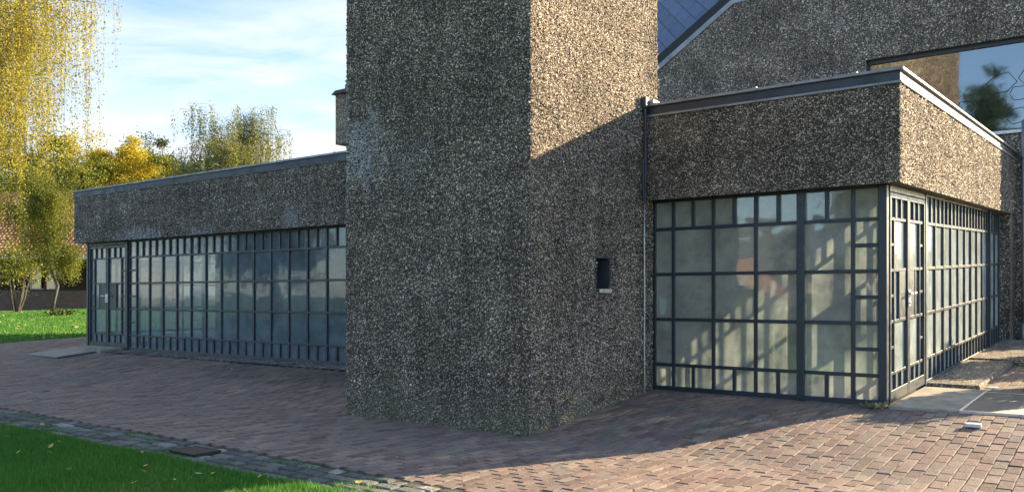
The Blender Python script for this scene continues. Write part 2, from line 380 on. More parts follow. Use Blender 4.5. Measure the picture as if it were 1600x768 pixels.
class MB:
    def __init__(s): s.v = []; s.f = []
    def box(s, x0, x1, y0, y1, z0, z1):
        if x0 > x1: x0, x1 = x1, x0
        if y0 > y1: y0, y1 = y1, y0
        if z0 > z1: z0, z1 = z1, z0
        b = len(s.v)
        s.v += [(x0, y0, z0), (x1, y0, z0), (x1, y1, z0), (x0, y1, z0), (x0, y0, z1), (x1, y0, z1), (x1, y1, z1), (x0, y1, z1)]
        s.f += [tuple(b+i for i in q) for q in ((0, 3, 2, 1), (4, 5, 6, 7), (0, 1, 5, 4), (1, 2, 6, 5), (2, 3, 7, 6), (3, 0, 4, 7))]
        return s
    def prism(s, poly, axis, a0, a1):
        """poly of 2D points extruded along axis ('y': points are (x,z); 'z': (x,y); 'x': (y,z))"""
        b = len(s.v); n = len(poly)
        for a in (a0, a1):
            for p, q in poly:
                s.v.append({'y': (p, a, q), 'z': (p, q, a), 'x': (a, p, q)}[axis])
        s.f.append(tuple(b+i for i in range(n))); s.f.append(tuple(b+n+i for i in reversed(range(n))))
        for i in range(n):
            j = (i+1) % n
            s.f.append((b+i, b+n+i, b+n+j, b+j))
        return s
    def tube(s, pts, rad, n=8, caps=True):
        pts = [Vector(p) for p in pts]
        rad = rad if isinstance(rad, (list, tuple)) else [rad]*len(pts)
        b = len(s.v)
        for i, p in enumerate(pts):
            d = (pts[min(i+1, len(pts)-1)] - pts[max(i-1, 0)])
            d = d.normalized() if d.length > 1e-9 else Vector((0, 0, 1))
            a = d.orthogonal() if abs(d.z) < 0.98 else Vector((1, 0, 0))
            a = (a - d*a.dot(d)).normalized(); c = d.cross(a)
            if i and a.dot(pa) < 0: pass
            pa = a
            for k in range(n):
                t = 2*math.pi*k/n
                s.v.append(tuple(p + (a*math.cos(t) + c*math.sin(t))*rad[i]))
        for i in range(len(pts)-1):
            for k in range(n):
                k2 = (k+1) % n
                s.f.append((b+i*n+k, b+i*n+k2, b+(i+1)*n+k2, b+(i+1)*n+k))
        if caps:
            s.f.append(tuple(b+k for k in reversed(range(n)))); s.f.append(tuple(b+(len(pts)-1)*n+k for k in range(n)))
        return s
    def build(s, name, m, parent=None, smooth=False, bevel=0.0, warp=None, recalc=True):
        me = bpy.data.meshes.new(name)
        v = [warp(p) for p in s.v] if warp else s.v
        me.from_pydata(v, [], s.f)
        bm = bmesh.new(); bm.from_mesh(me)
        if recalc: bmesh.ops.recalc_face_normals(bm, faces=bm.faces)
        if bevel: bmesh.ops.bevel(bm, geom=list(bm.edges), offset=bevel, segments=1, affect='EDGES', profile=0.5)
        bm.to_mesh(me); bm.free()
        if smooth: me.polygons.foreach_set('use_smooth', [True]*len(me.polygons))
        me.update()
        return link(name, me, m, parent)

def lift(p):                            # the annex on the right climbs a little towards the hall
    return (p[0], p[1], p[2] + 0.0375*max(0.0, p[1]-2.757))

# ------------------------------------------------------------------ pebble faces: a wall ring times z levels, dense where it is looked at
def ring_wall(name, m, parent, ring, zs, hole=None, warp=None):
    ring = np.array(ring); zs = np.array(zs); n = len(ring); k = len(zs)
    V = np.zeros((k, n, 3)); V[:, :, :2] = ring[None]; V[:, :, 2] = zs[:, None]
    if warp is not None: V[:, :, 2] += warp(V[:, :, 0], V[:, :, 1])
    idx = np.arange(k*n).reshape(k, n)
    F_ = np.stack([idx[:-1, :-1], idx[:-1, 1:], idx[1:, 1:], idx[1:, :-1]], -1).reshape(-1, 4)
    if hole is not None:
        c = V.reshape(-1, 3)[F_].mean(1)
        F_ = F_[~hole(c)]
    me = np_mesh(name, V.reshape(-1, 3), F_, True)
    return link(name, me, m, parent)
def seg(a, b, step):
    a = np.array(a, float); b = np.array(b, float)
    k = max(1, int(round(np.linalg.norm(b-a)/step)))
    return [tuple(a + (b-a)*i/k) for i in range(k)]

T0 = (TX, TY, 0)
ST = 0.0105
# ================================================================== bell tower
tower = empty('bell_tower', T0, ROT)
tag(tower, 'tall square pebble-concrete tower between the two low glazed wings, half its right side in sun', 'tower')
TU0, TV1, TH = -2.862, 2.885, 11.0
ring = seg((TU0, 0.5), (TU0, 0), 0.02) + seg((TU0, 0), (0, 0), ST) + seg((0, 0), (0, TV1), ST) + seg((0, TV1), (-0.5, TV1), 0.02) + seg((-0.5, TV1), (TU0, TV1), 0.4) + seg((TU0, TV1), (TU0, 0.5), 0.3) + [(TU0, 0.5)]
zs = [-0.3] + list(np.arange(-0.03, 5.15, ST)) + list(np.arange(5.2, TH, 0.06)) + [TH]
NV0, NV1, NZ0, NZ1 = 1.33, 1.64, 1.565, 1.945
ring_wall('wall', M['tower'], tower, ring, zs, hole=lambda c: (c[:, 0] > -0.02) & (c[:, 1] > NV0) & (c[:, 1] < NV1) & (c[:, 2] > NZ0) & (c[:, 2] < NZ1))
MB().box(TU0-0.04, 0.04, -0.04, TV1+0.04, TH-0.01, TH+0.12).build('coping', M['zinc'], tower)
nb = MB()
e = 0.012
nb.box(-0.20, -0.17, NV0-e, NV1+e, NZ0-e, NZ1+e)
nb.box(-0.17, 0.004, NV0-0.02, NV0-0.0, NZ0-e, NZ1+e); nb.box(-0.17, 0.004, NV1, NV1+0.02, NZ0-e, NZ1+e)
nb.box(-0.17, 0.004, NV0, NV1, NZ1, NZ1+0.02); nb.box(-0.17, 0.002, NV0, NV1, NZ0-0.02, NZ0)
nic = nb.build('niche', M['zinc_dark'], tower)
MB().box(-0.165, 0.035, NV0+0.012, NV1-0.004, NZ0+0.003, NZ0+0.012).box(0.035, 0.040, NV0+0.012, NV1-0.004, NZ0-0.035, NZ0+0.012).build('sill', M['alu'], nic)
MB().box(-0.17, -0.12, 1.50, 1.56, 1.83, 1.89).build('lamp', M['alu'], nic, bevel=0.01)

# ================================================================== glazing builder
ZT = [0.30, 0.598, 1.187, 1.774, 2.36, 2.72]      # bottom, four transoms, top
BW = 0.044
class Glaze:
    """bars and panes in a wall plane: plane 'u' (runs along u at v = p, outside is -v) or 'v' (runs along v at u = p, outside is +u)"""
    def __init__(s, plane, p, warp=None):
        s.plane, s.p, s.fr, s.gl, s.warp = plane, p, MB(), MB(), warp
    def b(s, mb, a0, a1, z0, z1, o0, o1):          # o: depth outwards from the plane
        if s.plane == 'u': mb.box(a0, a1, s.p-o1, s.p-o0, z0, z1)
        else: mb.box(s.p+o0, s.p+o1, a0, a1, z0, z1)
    def vert(s, a, z0, z1, w=BW, o0=-0.055, o1=0.0): s.b(s.fr, a-w/2, a+w/2, z0, z1, o0, o1)
    def hor(s, z, a0, a1, w=0.040, o0=-0.052, o1=-0.004): s.b(s.fr, a0, a1, z-w/2, z+w/2, o0, o1)
    def glass(s, a0, a1, z0, z1, o=-0.03):
        b = len(s.gl.v)
        if s.plane == 'u': s.gl.v += [(a0, s.p-o, z0), (a1, s.p-o, z0), (a1, s.p-o, z1), (a0, s.p-o, z1)]
        else: s.gl.v += [(s.p+o, a0, z0), (s.p+o, a1, z0), (s.p+o, a1, z1), (s.p+o, a0, z1)]
        s.gl.f.append((b, b+1, b+2, b+3))

def window_unit(G, a0, a1, mains, halves, narrow, name, parent, gmat):
    """mains: full-height bars, halves: short bars in top and bottom row, narrow: [(c0, c1)] columns whose rows are halved"""
    for a in mains: G.vert(a, ZT[0], ZT[5])
    for a in halves:
        G.vert(a, ZT[4], ZT[5]); G.vert(a, ZT[0], ZT[1])
    for z in ZT[1:5]: G.hor(z, a0, a1)
    for c0, c1 in narrow:
        for i in range(1, 4): G.hor(0.5*(ZT[i]+ZT[i+1]), c0, c1)
    G.hor(ZT[5]+0.01, a0, a1, 0.05, -0.06, 0.006); G.hor(ZT[0]-0.006, a0, a1, 0.055, -0.06, 0.010)
    cols = sorted(set([a0, a1] + list(mains)))
    # panes: each a slightly tilted sheet so reflections break up from pane to pane
    for i in range(len(cols)-1):
        for j in range(5):
            t = random.uniform(-0.004, 0.004)
            G.glass(cols[i], cols[i+1], ZT[j], ZT[j+1], -0.03+t)
    w = G.fr.build(name, M['steel'], parent, bevel=0.004, warp=G.warp)
    g = G.gl.build('glass', gmat, w, warp=G.warp, recalc=False)
    # tilt panes
    me = g.data
    for k in range(0, len(me.vertices), 4):
        ta, tz = random.gauss(0, 0.0022), random.gauss(0, 0.0022)
        vs = [me.vertices[k+i] for i in range(4)]
        c = sum((v.co for v in vs), Vector())/4
        for v in vs:
            d = v.co - c
            if G.plane == 'u': v.co.y += d.x*ta + d.z*tz
            else: v.co.x += d.y*ta + d.z*tz
    return w

def door_leaf(plane, p, a0, a1, meet_high, parent, gmat, warp=None, zb=0.285, zt=2.655):
    """one glazed leaf; meet_high: the meeting stile (handle side) is at a1"""
    G = Glaze(plane, p, warp)
    sw = 0.055
    G.b(G.fr, a0, a0+sw, zb, zt, -0.055, 0.012); G.b(G.fr, a1-sw, a1, zb, zt, -0.055, 0.012)
    G.b(G.fr, a0+sw, a1-sw, zt-0.06, zt, -0.053, 0.010); G.b(G.fr, a0+sw, a1-sw, zb, zb+0.13, -0.053, 0.010)
    i0, i1 = a0+sw, a1-sw
    w = i1-i0
    for z in ZT[1:5]: G.hor(z, i0, i1, 0.036)
    for k in (1, 2):
        a = i0 + w*k/3
        G.vert(a, ZT[4], zt-0.05, 0.034); G.vert(a, zb+0.12, ZT[1], 0.034)
    nar = i0 + 0.24*w if meet_high else i1 - 0.24*w
    G.vert(nar, ZT[1], ZT[4], 0.036)
    c0, c1 = (i0, nar) if meet_high else (nar, i1)
    for i in range(1, 4): G.hor(0.5*(ZT[i]+ZT[i+1]), c0, c1, 0.034)
    # lock plate beside the meeting stile
    mid = nar + 0.42*(i1-nar) if meet_high else nar - 0.42*(nar-i0)
    G.vert(mid, ZT[2], ZT[3], 0.034)
    s0, s1 = (mid, i1) if meet_high else (i0, mid)
    G.b(G.fr, s0, s1, ZT[2], ZT[3], -0.045, -0.008)
    for j in range(5):
        z0 = ZT[j] if j else zb+0.12
        z1 = ZT[j+1] if j < 4 else zt-0.05
        G.glass(i0, i1, z0, z1)
    d = G.fr.build('door', M['steel'], parent, bevel=0.004, warp=warp)
    G.gl.build('glass', gmat, d, warp=warp, recalc=False)
    # handle on a rose, lever pointing away from the meeting stile
    H = Glaze(plane, p, warp); hm = a1-sw/2 if meet_high else a0+sw/2
    dr = -1 if meet_high else 1
    H.b(H.fr, hm-0.022, hm+0.022, 1.33, 1.53, 0.012, 0.022)
    H.b(H.fr, hm-0.010, hm+0.010, 1.475, 1.50, 0.022, 0.065)
    H.b(H.fr, hm-0.012, hm+dr*0.13, 1.475, 1.50, 0.055, 0.075)
    H.b(H.fr, hm-0.012, hm+0.012, 1.36, 1.385, 0.022, 0.034)
    H.fr.build('handle', M['alu'], d, bevel=0.004, warp=warp)
    return d

# ================================================================== left wing
PL = 2.958                               # plane of its glazing
FLU, FLV = -15.45, 2.75                  # outer corner of the roof band
wl = empty('flat_roof_wing', T0, ROT)
tag(wl, 'long low flat-roofed wing left of the tower, shaded, pebble band above gridded glass tinted as reflected sky', 'building')
step = 0.0165
ring = seg((FLU, 10.0), (FLU, FLV+1.0), 0.3) + seg((FLU, FLV+1.0), (FLU, FLV), step) + seg((FLU, FLV), (TU0-0.15, FLV), step) + [(TU0-0.15, FLV)]
zs = [2.735] + list(np.arange(2.75, 3.84, step)) + [3.86]
ring_wall('fascia', M['fascia_l'], wl, ring, zs)
MB().box(FLU+0.01, TU0-0.15, FLV+0.01, 10.0, 2.742, 2.76).build('soffit', M['soffit'], wl)
cb = MB().box(FLU-0.012, TU0-0.05, FLV-0.012, 10.0, 3.835, 3.955)
cop = cb.build('coping', M['zinc_dark'], wl, bevel=0.004)
MB().box(FLU-0.035, TU0-0.05, FLV-0.035, 10.0, 3.957, 3.995).box(FLU-0.022, TU0-0.05, FLV-0.022, 10.0, 3.835-0.012, 3.834).build('trim', M['zinc'], cop, bevel=0.005)
for k in range(6):
    uu = -14.6 + 2.1*k
    MB().box(uu, uu+0.05, FLV-0.040, FLV+0.20, 3.960, 4.000).build('joint_strip', M['zinc'], cop)
MB().box(FLU+0.2, TU0, FLV+0.2, 9.8, 3.90, 3.956).build('roof', M['roofing'], wl)
G = Glaze('u', PL)
mains = [-13.05 + 0.5325*k for k in range(0, 20)]
mains = [a for a in mains if a < TU0-0.02]
halves = [a + 0.266 for a in mains if a + 0.266 < TU0-0.02]
window_unit(G, -13.36, TU0-0.15, mains + [-13.35], halves, [(-13.35, -13.05)], 'window', wl, M['glass_sky'])
MB().box(-13.46, -13.375, PL-0.03, PL+0.06, 0.2, 2.742).box(-15.22, -15.14, PL-0.03, PL+0.06, 0.2, 2.742).box(-15.14, -13.46, PL-0.02, PL+0.06, 2.665, 2.742).build('post', M['steel'], wl, bevel=0.005)
door_leaf('u', PL, -15.135, -14.31, True, wl, M['glass_sky'])
door_leaf('u', PL, -14.30, -13.465, False, wl, M['glass_sky'])
MB().box(-15.22, TU0, PL-0.005, PL+0.2, -0.3, 0.262).build('plinth', M['soffit'], wl)
# glazed end wall facing the lawn, and the rooms behind
G = Glaze('v', -15.20)
GE = Glaze('v', -15.20)
vv = [PL+0.10 + 0.60*k for k in range(12)]
for a in vv: GE.fr.box(-15.22, -15.165, a-0.022, a+0.022, 0.28, 2.74)
for z in ZT: GE.fr.box(-15.218, -15.17, PL+0.06, 9.8, z-0.02, z+0.02)
GE.glass(PL+0.06, 9.8, 0.28, 2.74, 0.01)
ww = GE.fr.build('window', M['steel'], wl); GE.gl.build('glass', M['glass_sky'], ww, recalc=False)
MB().box(-15.15, TU0, 6.4, 6.5, 0.26, 2.74).box(-9.3, -9.2, PL+0.4, 6.4, 0.26, 2.74).build('interior_wall', M['plaster_in'], wl)
MB().box(-15.15, TU0, PL+0.06, 9.8, 0.2, 0.268).build('interior_floor', M['floor_in'], wl)
MB().box(-15.2, TU0, PL+0.03, 9.8, 2.765, 2.80).build('ceiling', M['plaster_in'], wl)
MB().box(-15.1, TU0, 9.8, 9.95, 0.0, 2.74).build('back_wall', M['hall'], wl)

# ================================================================== right wing
PR, PU = 2.757, 2.905
FRU, FRV, FEND = 3.085, 2.555, 12.1
wr = empty('flat_roof_wing', T0, ROT)
tag(wr, 'low flat-roofed wing right of the tower, pebble band with one sunlit side above corner glazing', 'building')
ring = [(0.0, FRV+0.0)]
ring = seg((0.004, FRV), (FRU, FRV), ST) + seg((FRU, FRV), (FRU, FEND), 0.0165) + [(FRU, FEND)]
zs = [2.73] + list(np.arange(2.745, 3.78, ST)) + [3.80]
ring_wall('fascia', M['fascia_r'], wr, ring, zs, warp=lambda u, v: 0.0375*np.clip(v-2.757, 0, None))
MB().box(0.004, FRU-0.01, FRV+0.01, FEND, 2.738, 2.756).build('soffit', M['soffit'], wr, warp=lift)
def split_v(mb_fn): return mb_fn
def strip(o, z0, z1, off, name, m, parent, bevel=0.004):
    """a band round the roof edge: front strip and side strip mitred as one prism"""
    mb = MB()
    poly = [(0.004, FRV-off), (FRU+off, FRV-off), (FRU+off, FEND), (FRU+off-0.25, FEND), (FRU+off-0.25, FRV-off+0.25), (0.004, FRV-off+0.25)]
    mb.prism(poly, 'z', z0, z1)
    return mb.build(name, m, parent, bevel=bevel, warp=lift)
cop = strip(0, 3.828, 3.930, 0.004, 'coping', M['zinc_dark'], wr)
strip(0, 3.932, 3.966, 0.042, 'trim', M['zinc'], cop)
strip(0, 3.798, 3.826, 0.026, 'drip_edge', M['zinc'], cop, 0.003)
for uu in (0.05, 1.45, 2.6): MB().box(uu, uu+0.05, FRV-0.050, FRV+0.15, 3.935, 3.976).build('joint_strip', M['zinc'], cop, warp=lift)
MB().box(0.004, 0.13, FRV-0.03, FRV+0.25, 3.975, 4.02).build('joint_flashing', M['alu'], wr, bevel=0.01)
MB().box(-6, FRU-0.1, FRV+0.2, FEND, 3.86, 3.92).build('roof', M['roofing'], wr, warp=lift)
# front glazing
G = Glaze('u', PR)
mains = [0.022, 0.294, 0.846, 1.394, 2.54]
halves = [0.570, 1.120, 1.672, 2.245]
window_unit(G, 0.0, 2.82, mains + [1.949], halves, [(2.54, 2.82)], 'window', wr, M['glass'])
MB().box(1.905, 1.993, PR-0.03, PR+0.05, 0.27, 2.737).box(2.815, PU, PR-0.012, PR+0.09, 0.18, 2.737).build('post', M['steel'], wr, bevel=0.005)
# side: door pair, long window
door_leaf('v', PU, 2.86, 3.755, True, wr, M['glass_side'], lift)
door_leaf('v', PU, 3.765, 4.66, False, wr, M['glass_side'], lift)
MB().box(PU-0.06, PU+0.02, 4.665, 4.735, 0.25, 2.737).box(PU-0.06, PU+0.012, 2.848, 4.665, 2.662, 2.737).build('door_frame', M['steel'], wr, bevel=0.004, warp=lift)
G = Glaze('v', PU, lift)
V0 = 2.757+2.075
mains = [V0 + 0.56*k for k in range(0, 10)] + [9.95+0.2+0.56*k for k in range(0, 3)]
halves = [a+0.28 for a in mains[:-1]]
window_unit(G, 4.735, 11.45, mains, halves, [], 'window', wr, M['glass_side'])
MB().box(PU-0.06, PU+0.03, 9.90, 10.0, 0.25, 2.737).build('mullion', M['steel'], wr, warp=lift)
MB().box(PU-0.5, FRU-0.03, 11.47, FEND, 0.0, 2.737).build('pier', M['hall'], wr, warp=lift)
MB().box(0.0, PU-0.09, PR-0.005, PR+0.2, -0.1, 0.272).box(PU-0.2, PU-0.06, 4.7, 11.5, -0.1, 0.27).build('plinth', M['soffit'], wr, warp=lift)
MB().box(-6, PU-0.07, PR+0.08, 11.9, 0.2, 0.262).build('interior_floor', M['floor_in'], wr, warp=lift)
MB().box(-6, PU-0.1, PR+0.08, 11.9, 2.765, 2.80).build('ceiling', M['plaster_in'], wr, warp=lift)
MB().box(-0.30, -0.2, PR+0.3, 7.5, 0.26, 2.75).build('interior_wall', M['dark_in'], wr, warp=lift)
MB().box(-0.2, PU-0.10, 11.6, 11.7, 0.26, 2.75).build('interior_wall', M['dark_in'], wr, warp=lift)
MB().box(-6, -5.9, 3, 11.9, 0, 2.75).build('end_wall', M['dark_in'], wr, warp=lift)
# rain pipe at the junction and thin lightning cable below it
pu = 0.045
MB().tube([(pu, 2.46, 4.02), (pu, 2.46, 3.9), (pu, 2.47, 3.4), (pu, 2.455, 2.72)], 0.021, 10).tube([(pu+0.005, 2.405, 3.25), (pu+0.005, 2.40, 3.1), (pu+0.005, 2.41, 2.7)], 0.014, 8).box(pu-0.036, pu+0.036, 2.42, 2.50, 3.90, 4.04).build('rain_pipe', M['zinc_dark'], wr, smooth=False)
cb = MB().tube([(0.03, 2.475, 2.74), (0.028, 2.47, 2.2), (0.03, 2.475, 1.5), (0.028, 2.472, 0.9), (0.03, 2.478, 0.3), (0.02, 2.48, 0.2)], 0.0095, 8)
for z in (2.58, 2.27, 1.95, 1.62, 1.28, 0.95, 0.62): cb.tube([(0.03, 2.474, z-0.014), (0.03, 2.474, z+0.014)], 0.018, 8)
cb.build('lightning_cable', M['alu'], wr, smooth=True)
# rain pipe against the hall
dp = MB().tube([(3.22, 11.95, 4.9), (3.22, 11.95, 0.95)], 0.03, 10)
for z in (1.4, 2.4, 3.3, 4.2): dp.tube([(3.22, 11.95, z-0.03), (3.22, 11.95, z+0.03)], 0.042, 10)
dp.tube([(3.22, 11.95, 0.45), (3.22, 11.95, 0.95)], 0.045, 10)

# ================================================================== hall behind
hall = empty('church_hall', T0, ROT)
tag(hall, 'high pebble-concrete hall with slate roof coloured with sky reflection rising behind the right wing and tower', 'church')
HV = 12.12
HW0, HW1, HZ0, HZ1 = 0.25, 3.95, 4.76, 6.60
HE = 4.24
hm = MB()
hm.prism([(-16.0, -0.2), (HW0, -0.2), (HW0, 8.45), (-2.75, 8.45), (-4.77, 7.16), (-12.5, 2.2), (-16.0, 2.2)], 'y', HV, HV+0.45)
hm.box(HW0, HW1, HV, HV+0.45, HZ1, 8.45); hm.box(HW0, HW1, HV, HV+0.45, -0.2, HZ0); hm.box(HW1, HE, HV, HV+0.45, -0.2, 8.45)
hm.build('wall', M['hall'], hall)
MB().box(HE-0.4, HE-0.002, HV+0.45, HV+9, -0.2, 8.45).build('end_wall', M['hall'], hall)
# edge flashing up the slope and along the top
def edge_prism(off0, off1, v0, v1, name, m, par):
    pts = [(-12.5, 2.2), (-2.75, 8.45), (HE, 8.45)]
    n1 = Vector((-(8.45-2.2), 9.75)).normalized()
    up = [(-12.5+n1.x*off1, 2.2+n1.y*off1), (-2.75 + off1*math.tan(R(-16.3)), 8.45+off1), (HE, 8.45+off1)]
    lo = [(-12.5+n1.x*off0, 2.2+n1.y*off0), (-2.75 + off0*math.tan(R(-16.3)), 8.45+off0), (HE, 8.45+off0)]
    return MB().prism(lo + up[::-1], 'y', v0, v1).build(name, m, par)
c1 = edge_prism(-0.02, 0.10, HV-0.03, HV+0.50, 'coping', M['zinc'], hall)
edge_prism(0.102, 0.42, HV+0.20, HV+0.6, 'gutter', M['black'], c1)
# slate roof plane: local x up the courses
def slate_plane():
    p0 = Vector((-12.5, HV+0.5, 2.55)); e1 = Vector((9.75, 0, 6.25)).normalized(); e2 = Vector((-0.35, 1.0, 1.15)); e2 = (e2 - e1*e2.dot(e1)).normalized()
    n = e1.cross(e2)
    me = bpy.data.meshes.new('roof')
    me.from_pydata([(-1, -0.25, 0), (16, -0.25, 0), (16, 14, 0), (-1, 14, 0), (-1, -0.25, -0.2), (16, -0.25, -0.2), (16, 14, -0.2), (-1, 14, -0.2)], [], [(0, 1, 2, 3), (4, 7, 6, 5), (0, 4, 5, 1), (1, 5, 6, 2), (2, 6, 7, 3), (3, 7, 4, 0)])
    o = link('roof', me, M['slate'], hall)
    # lay the slate courses at a slant to the eave
    q1 = (e1*math.cos(R(-63)) + e2*math.sin(R(-63))); q2 = n.cross(q1)
    mt = Matrix((( e1.x, e2.x, n.x, p0.x), (e1.y, e2.y, n.y, p0.y), (e1.z, e2.z, n.z, p0.z), (0, 0, 0, 1)))
    o.matrix_local = mt
    return o
slate_plane()
# high window with leaded honeycomb behind the reflecting glass
fr = MB()
fr.box(HW0, HW0+0.07, HV+0.12, HV+0.2, HZ0, HZ1); fr.box(HW1-0.07, HW1, HV+0.12, HV+0.2, HZ0, HZ1)
fr.box(HW0+0.07, HW1-0.07, HV+0.12, HV+0.2, HZ1-0.09, HZ1); fr.box(HW0+0.07, HW1-0.07, HV+0.12, HV+0.2, HZ0, HZ0+0.05)
hw = fr.build('window', M['steel'], hall)
MB().box(HW0+0.07, HW1-0.07, HV+0.165, HV+0.172, HZ0+0.05, HZ1-0.09).build('glass', M['glass_hall'], hw)
MB().box(HW0-0.02, HW1+0.02, HV-0.05, HV+0.12, HZ0-0.06, HZ0).build('sill', M['alu'], hw)
ld = MB()
def hexa(cx, cz, r, j=0.18):
    pts = []
    for k in range(6):
        t = R(60*k+random.uniform(-8, 8)); rr = r*(1+random.uniform(-j, j))
        pts.append((cx + rr*math.cos(t), HV+0.155, cz + rr*math.sin(t)*0.85))
    for k in range(6): ld.tube([pts[k], pts[(k+1) % 6]], 0.006, 5)
for (cx, cz, r) in ((1.55, 5.25, .22), (1.1, 5.2, .18), (2.5, 5.55, .15), (2.8, 5.75, .24), (2.75, 5.32, .16), (3.1, 5.5, .17), (3.35, 5.8, .28), (3.45, 5.35, .2), (2.45, 5.2, .14), (2.15, 5.35, .18), (1.9, 5.0, .2), (3.1, 5.08, .2)): hexa(cx, cz, r)
ld.build('lead_tracery', M['zinc_dark'], hw)
MB().box(HW0-0.3, HW1+0.2, HV+1.4, HV+1.5, HZ0-0.3, HZ1+0.3).build('interior_wall', M['dark_in'], hall)
# cantilevered bay at the far left end of the hall
MB().box(-16.45, -12.0, HV-0.3, HV+1.6, 6.48, 8.12).build('bay', M['hall'], hall)
MB().prism([(-16.56, 8.125), (-12, 8.125), (-12, 8.24), (-16.36, 8.24)], 'y', HV-0.4, HV+1.7).box(-16.1, -12, HV-0.2, HV+1.5, 8.242, 8.44).build('bay_cap', M['zinc_dark'], hall)
dp.build('rain_pipe', M['zinc'], hall, smooth=True)

# ================================================================== ground
def patch(name, poly_us, poly_vs, m, dz, kind='structure', nu=60, nv=60):
    """a sheet in u,v following the ground"""
    us = np.linspace(*poly_us, nu); vs = np.linspace(*poly_vs, nv)
    U, V_ = np.meshgrid(us, vs)
    X, Y = W(U, V_); Z = gz_uv(U, V_) + dz
    idx = np.arange(nu*nv).reshape(nv, nu)
    F_ = np.stack([idx[:-1, :-1], idx[:-1, 1:], idx[1:, 1:], idx[1:, :-1]], -1).reshape(-1, 4)
    me = np_mesh(name, np.stack([X, Y, Z], -1).reshape(-1, 3), F_, True)
    o = link(name, me, m); tag(o, kind=kind); return o
# big terrain sheet, denser near the building
us = np.concatenate([np.linspace(-700, -60, 30), np.linspace(-58, 30, 120), np.linspace(32, 700, 30)])
vs = np.concatenate([np.linspace(-700, -30, 30), np.linspace(-28, 60, 140), np.linspace(62, 700, 30)])
U, V_ = np.meshgrid(us, vs); X, Y = W(U, V_); Z = gz_uv(U, V_) - 0.045
idx = np.arange(len(us)*len(vs)).reshape(len(vs), len(us))
F_ = np.stack([idx[:-1, :-1], idx[:-1, 1:], idx[1:, 1:], idx[1:, :-1]], -1).reshape(-1, 4)
g = link('ground', np_mesh('ground', np.stack([X, Y, Z], -1).reshape(-1, 3), F_, True), M['turf']); tag(g, kind='structure')
LAWN_U = -18.9
KV0, KV1 = -2.95, -2.33
patch('paving_bed', (LAWN_U, 16), (KV0, 16), M['sand'], -0.016, nu=180, nv=120)

# ---- clay pavers, every one a bevelled block
def pavers():
    Wd, Ln, gp = 0.110, 0.232, 0.009
    A = []
    ncol = int((16-LAWN_U)/Wd)
    for c in range(ncol):
        u = LAWN_U + 0.06 + c*Wd
        off = (c % 2)*Ln*0.5 + rng.normal(0, 0.008)
        v = np.arange(KV1 - 0.06, 15.0, Ln) + off
        A.append(np.stack([np.full_like(v, u), v], -1))
    P = np.concatenate(A)
    u, v = P[:, 0], P[:, 1]
    ok = ~((u > -15.4) & (u < 2.95) & (v > 2.80)) & ~((u > TU0+0.05) & (u < -0.05) & (v > 0.1)) & (v > KV1-0.10)
    ok &= ~((u > -15.2) & (u < TU0) & (v > 2.42))
    x, y = W(u, v)
    ok &= (np.abs(x) < 0.75*y + 3) & (y > 4.5)
    u, v = u[ok], v[ok]
    n = len(u)
    u = u + rng.normal(0, 0.0015, n); v = v + rng.normal(0, 0.004, n)
    hw = (Wd-gp*0.65)/2 + rng.normal(0, 0.001, n); hl = (Ln-gp*1.6)/2 + rng.normal(0, 0.002, n)
    cut = np.clip(KV1 + 0.018 - (v - hl), 0, None); hl = hl - cut/2; v = v + cut/2     # bricks cut along the setts
    keep = hl > 0.03; u, v, hw, hl = u[keep], v[keep], hw[keep], hl[keep]; n = len(u)
    rot = rng.normal(0, 0.010, n)
    # settled and heaved areas
    hx = 0.007*np.sin(u*1.1+1)*np.sin(v*0.9) + 0.004*np.sin(u*2.3+v*1.7)
    cu, cv = UV(*W(0, 0)); 
    heave = 0.030*np.exp(-(((u-1.75)/0.35)**2 + ((v+1.75)/0.8)**2))
    dz = hx + heave + rng.normal(0, 0.0022, n)
    tu = rng.normal(0, 0.010, n); tv = rng.normal(0, 0.007, n)
    be = 0.0045
    cs, sn = np.cos(rot), np.sin(rot)
    corners = [(-1, -1), (1, -1), (1, 1), (-1, 1)]
    VV = np.zeros((n, 12, 3))
    for lev, (inset, dz0) in enumerate(((0, -0.05), (0, -0.0025), (be, 0.0))):
        for k, (a, b) in enumerate(corners):
            du = a*(hw-inset); dv = b*(hl-inset)
            uu = u + du*cs - dv*sn; vv2 = v + du*sn + dv*cs
            X, Y = W(uu, vv2)
            VV[:, lev*4+k, 0] = X; VV[:, lev*4+k, 1] = Y
            VV[:, lev*4+k, 2] = gz_uv(uu, vv2) + dz + dz0 + tu*du + tv*dv
    q = []
    for lev in (0, 4):
        for k in range(4): q.append((lev+k, lev+(k+1) % 4, lev+4+(k+1) % 4, lev+4+k))
    q.append((8, 9, 10, 11))
    Fq = (np.array(q)[None] + 12*np.arange(n)[:, None, None]).reshape(-1, 4)
    o = link('pavement', np_mesh('pavement', VV.reshape(-1, 3), Fq), M['paver']); tag(o, kind='structure')
pavers()

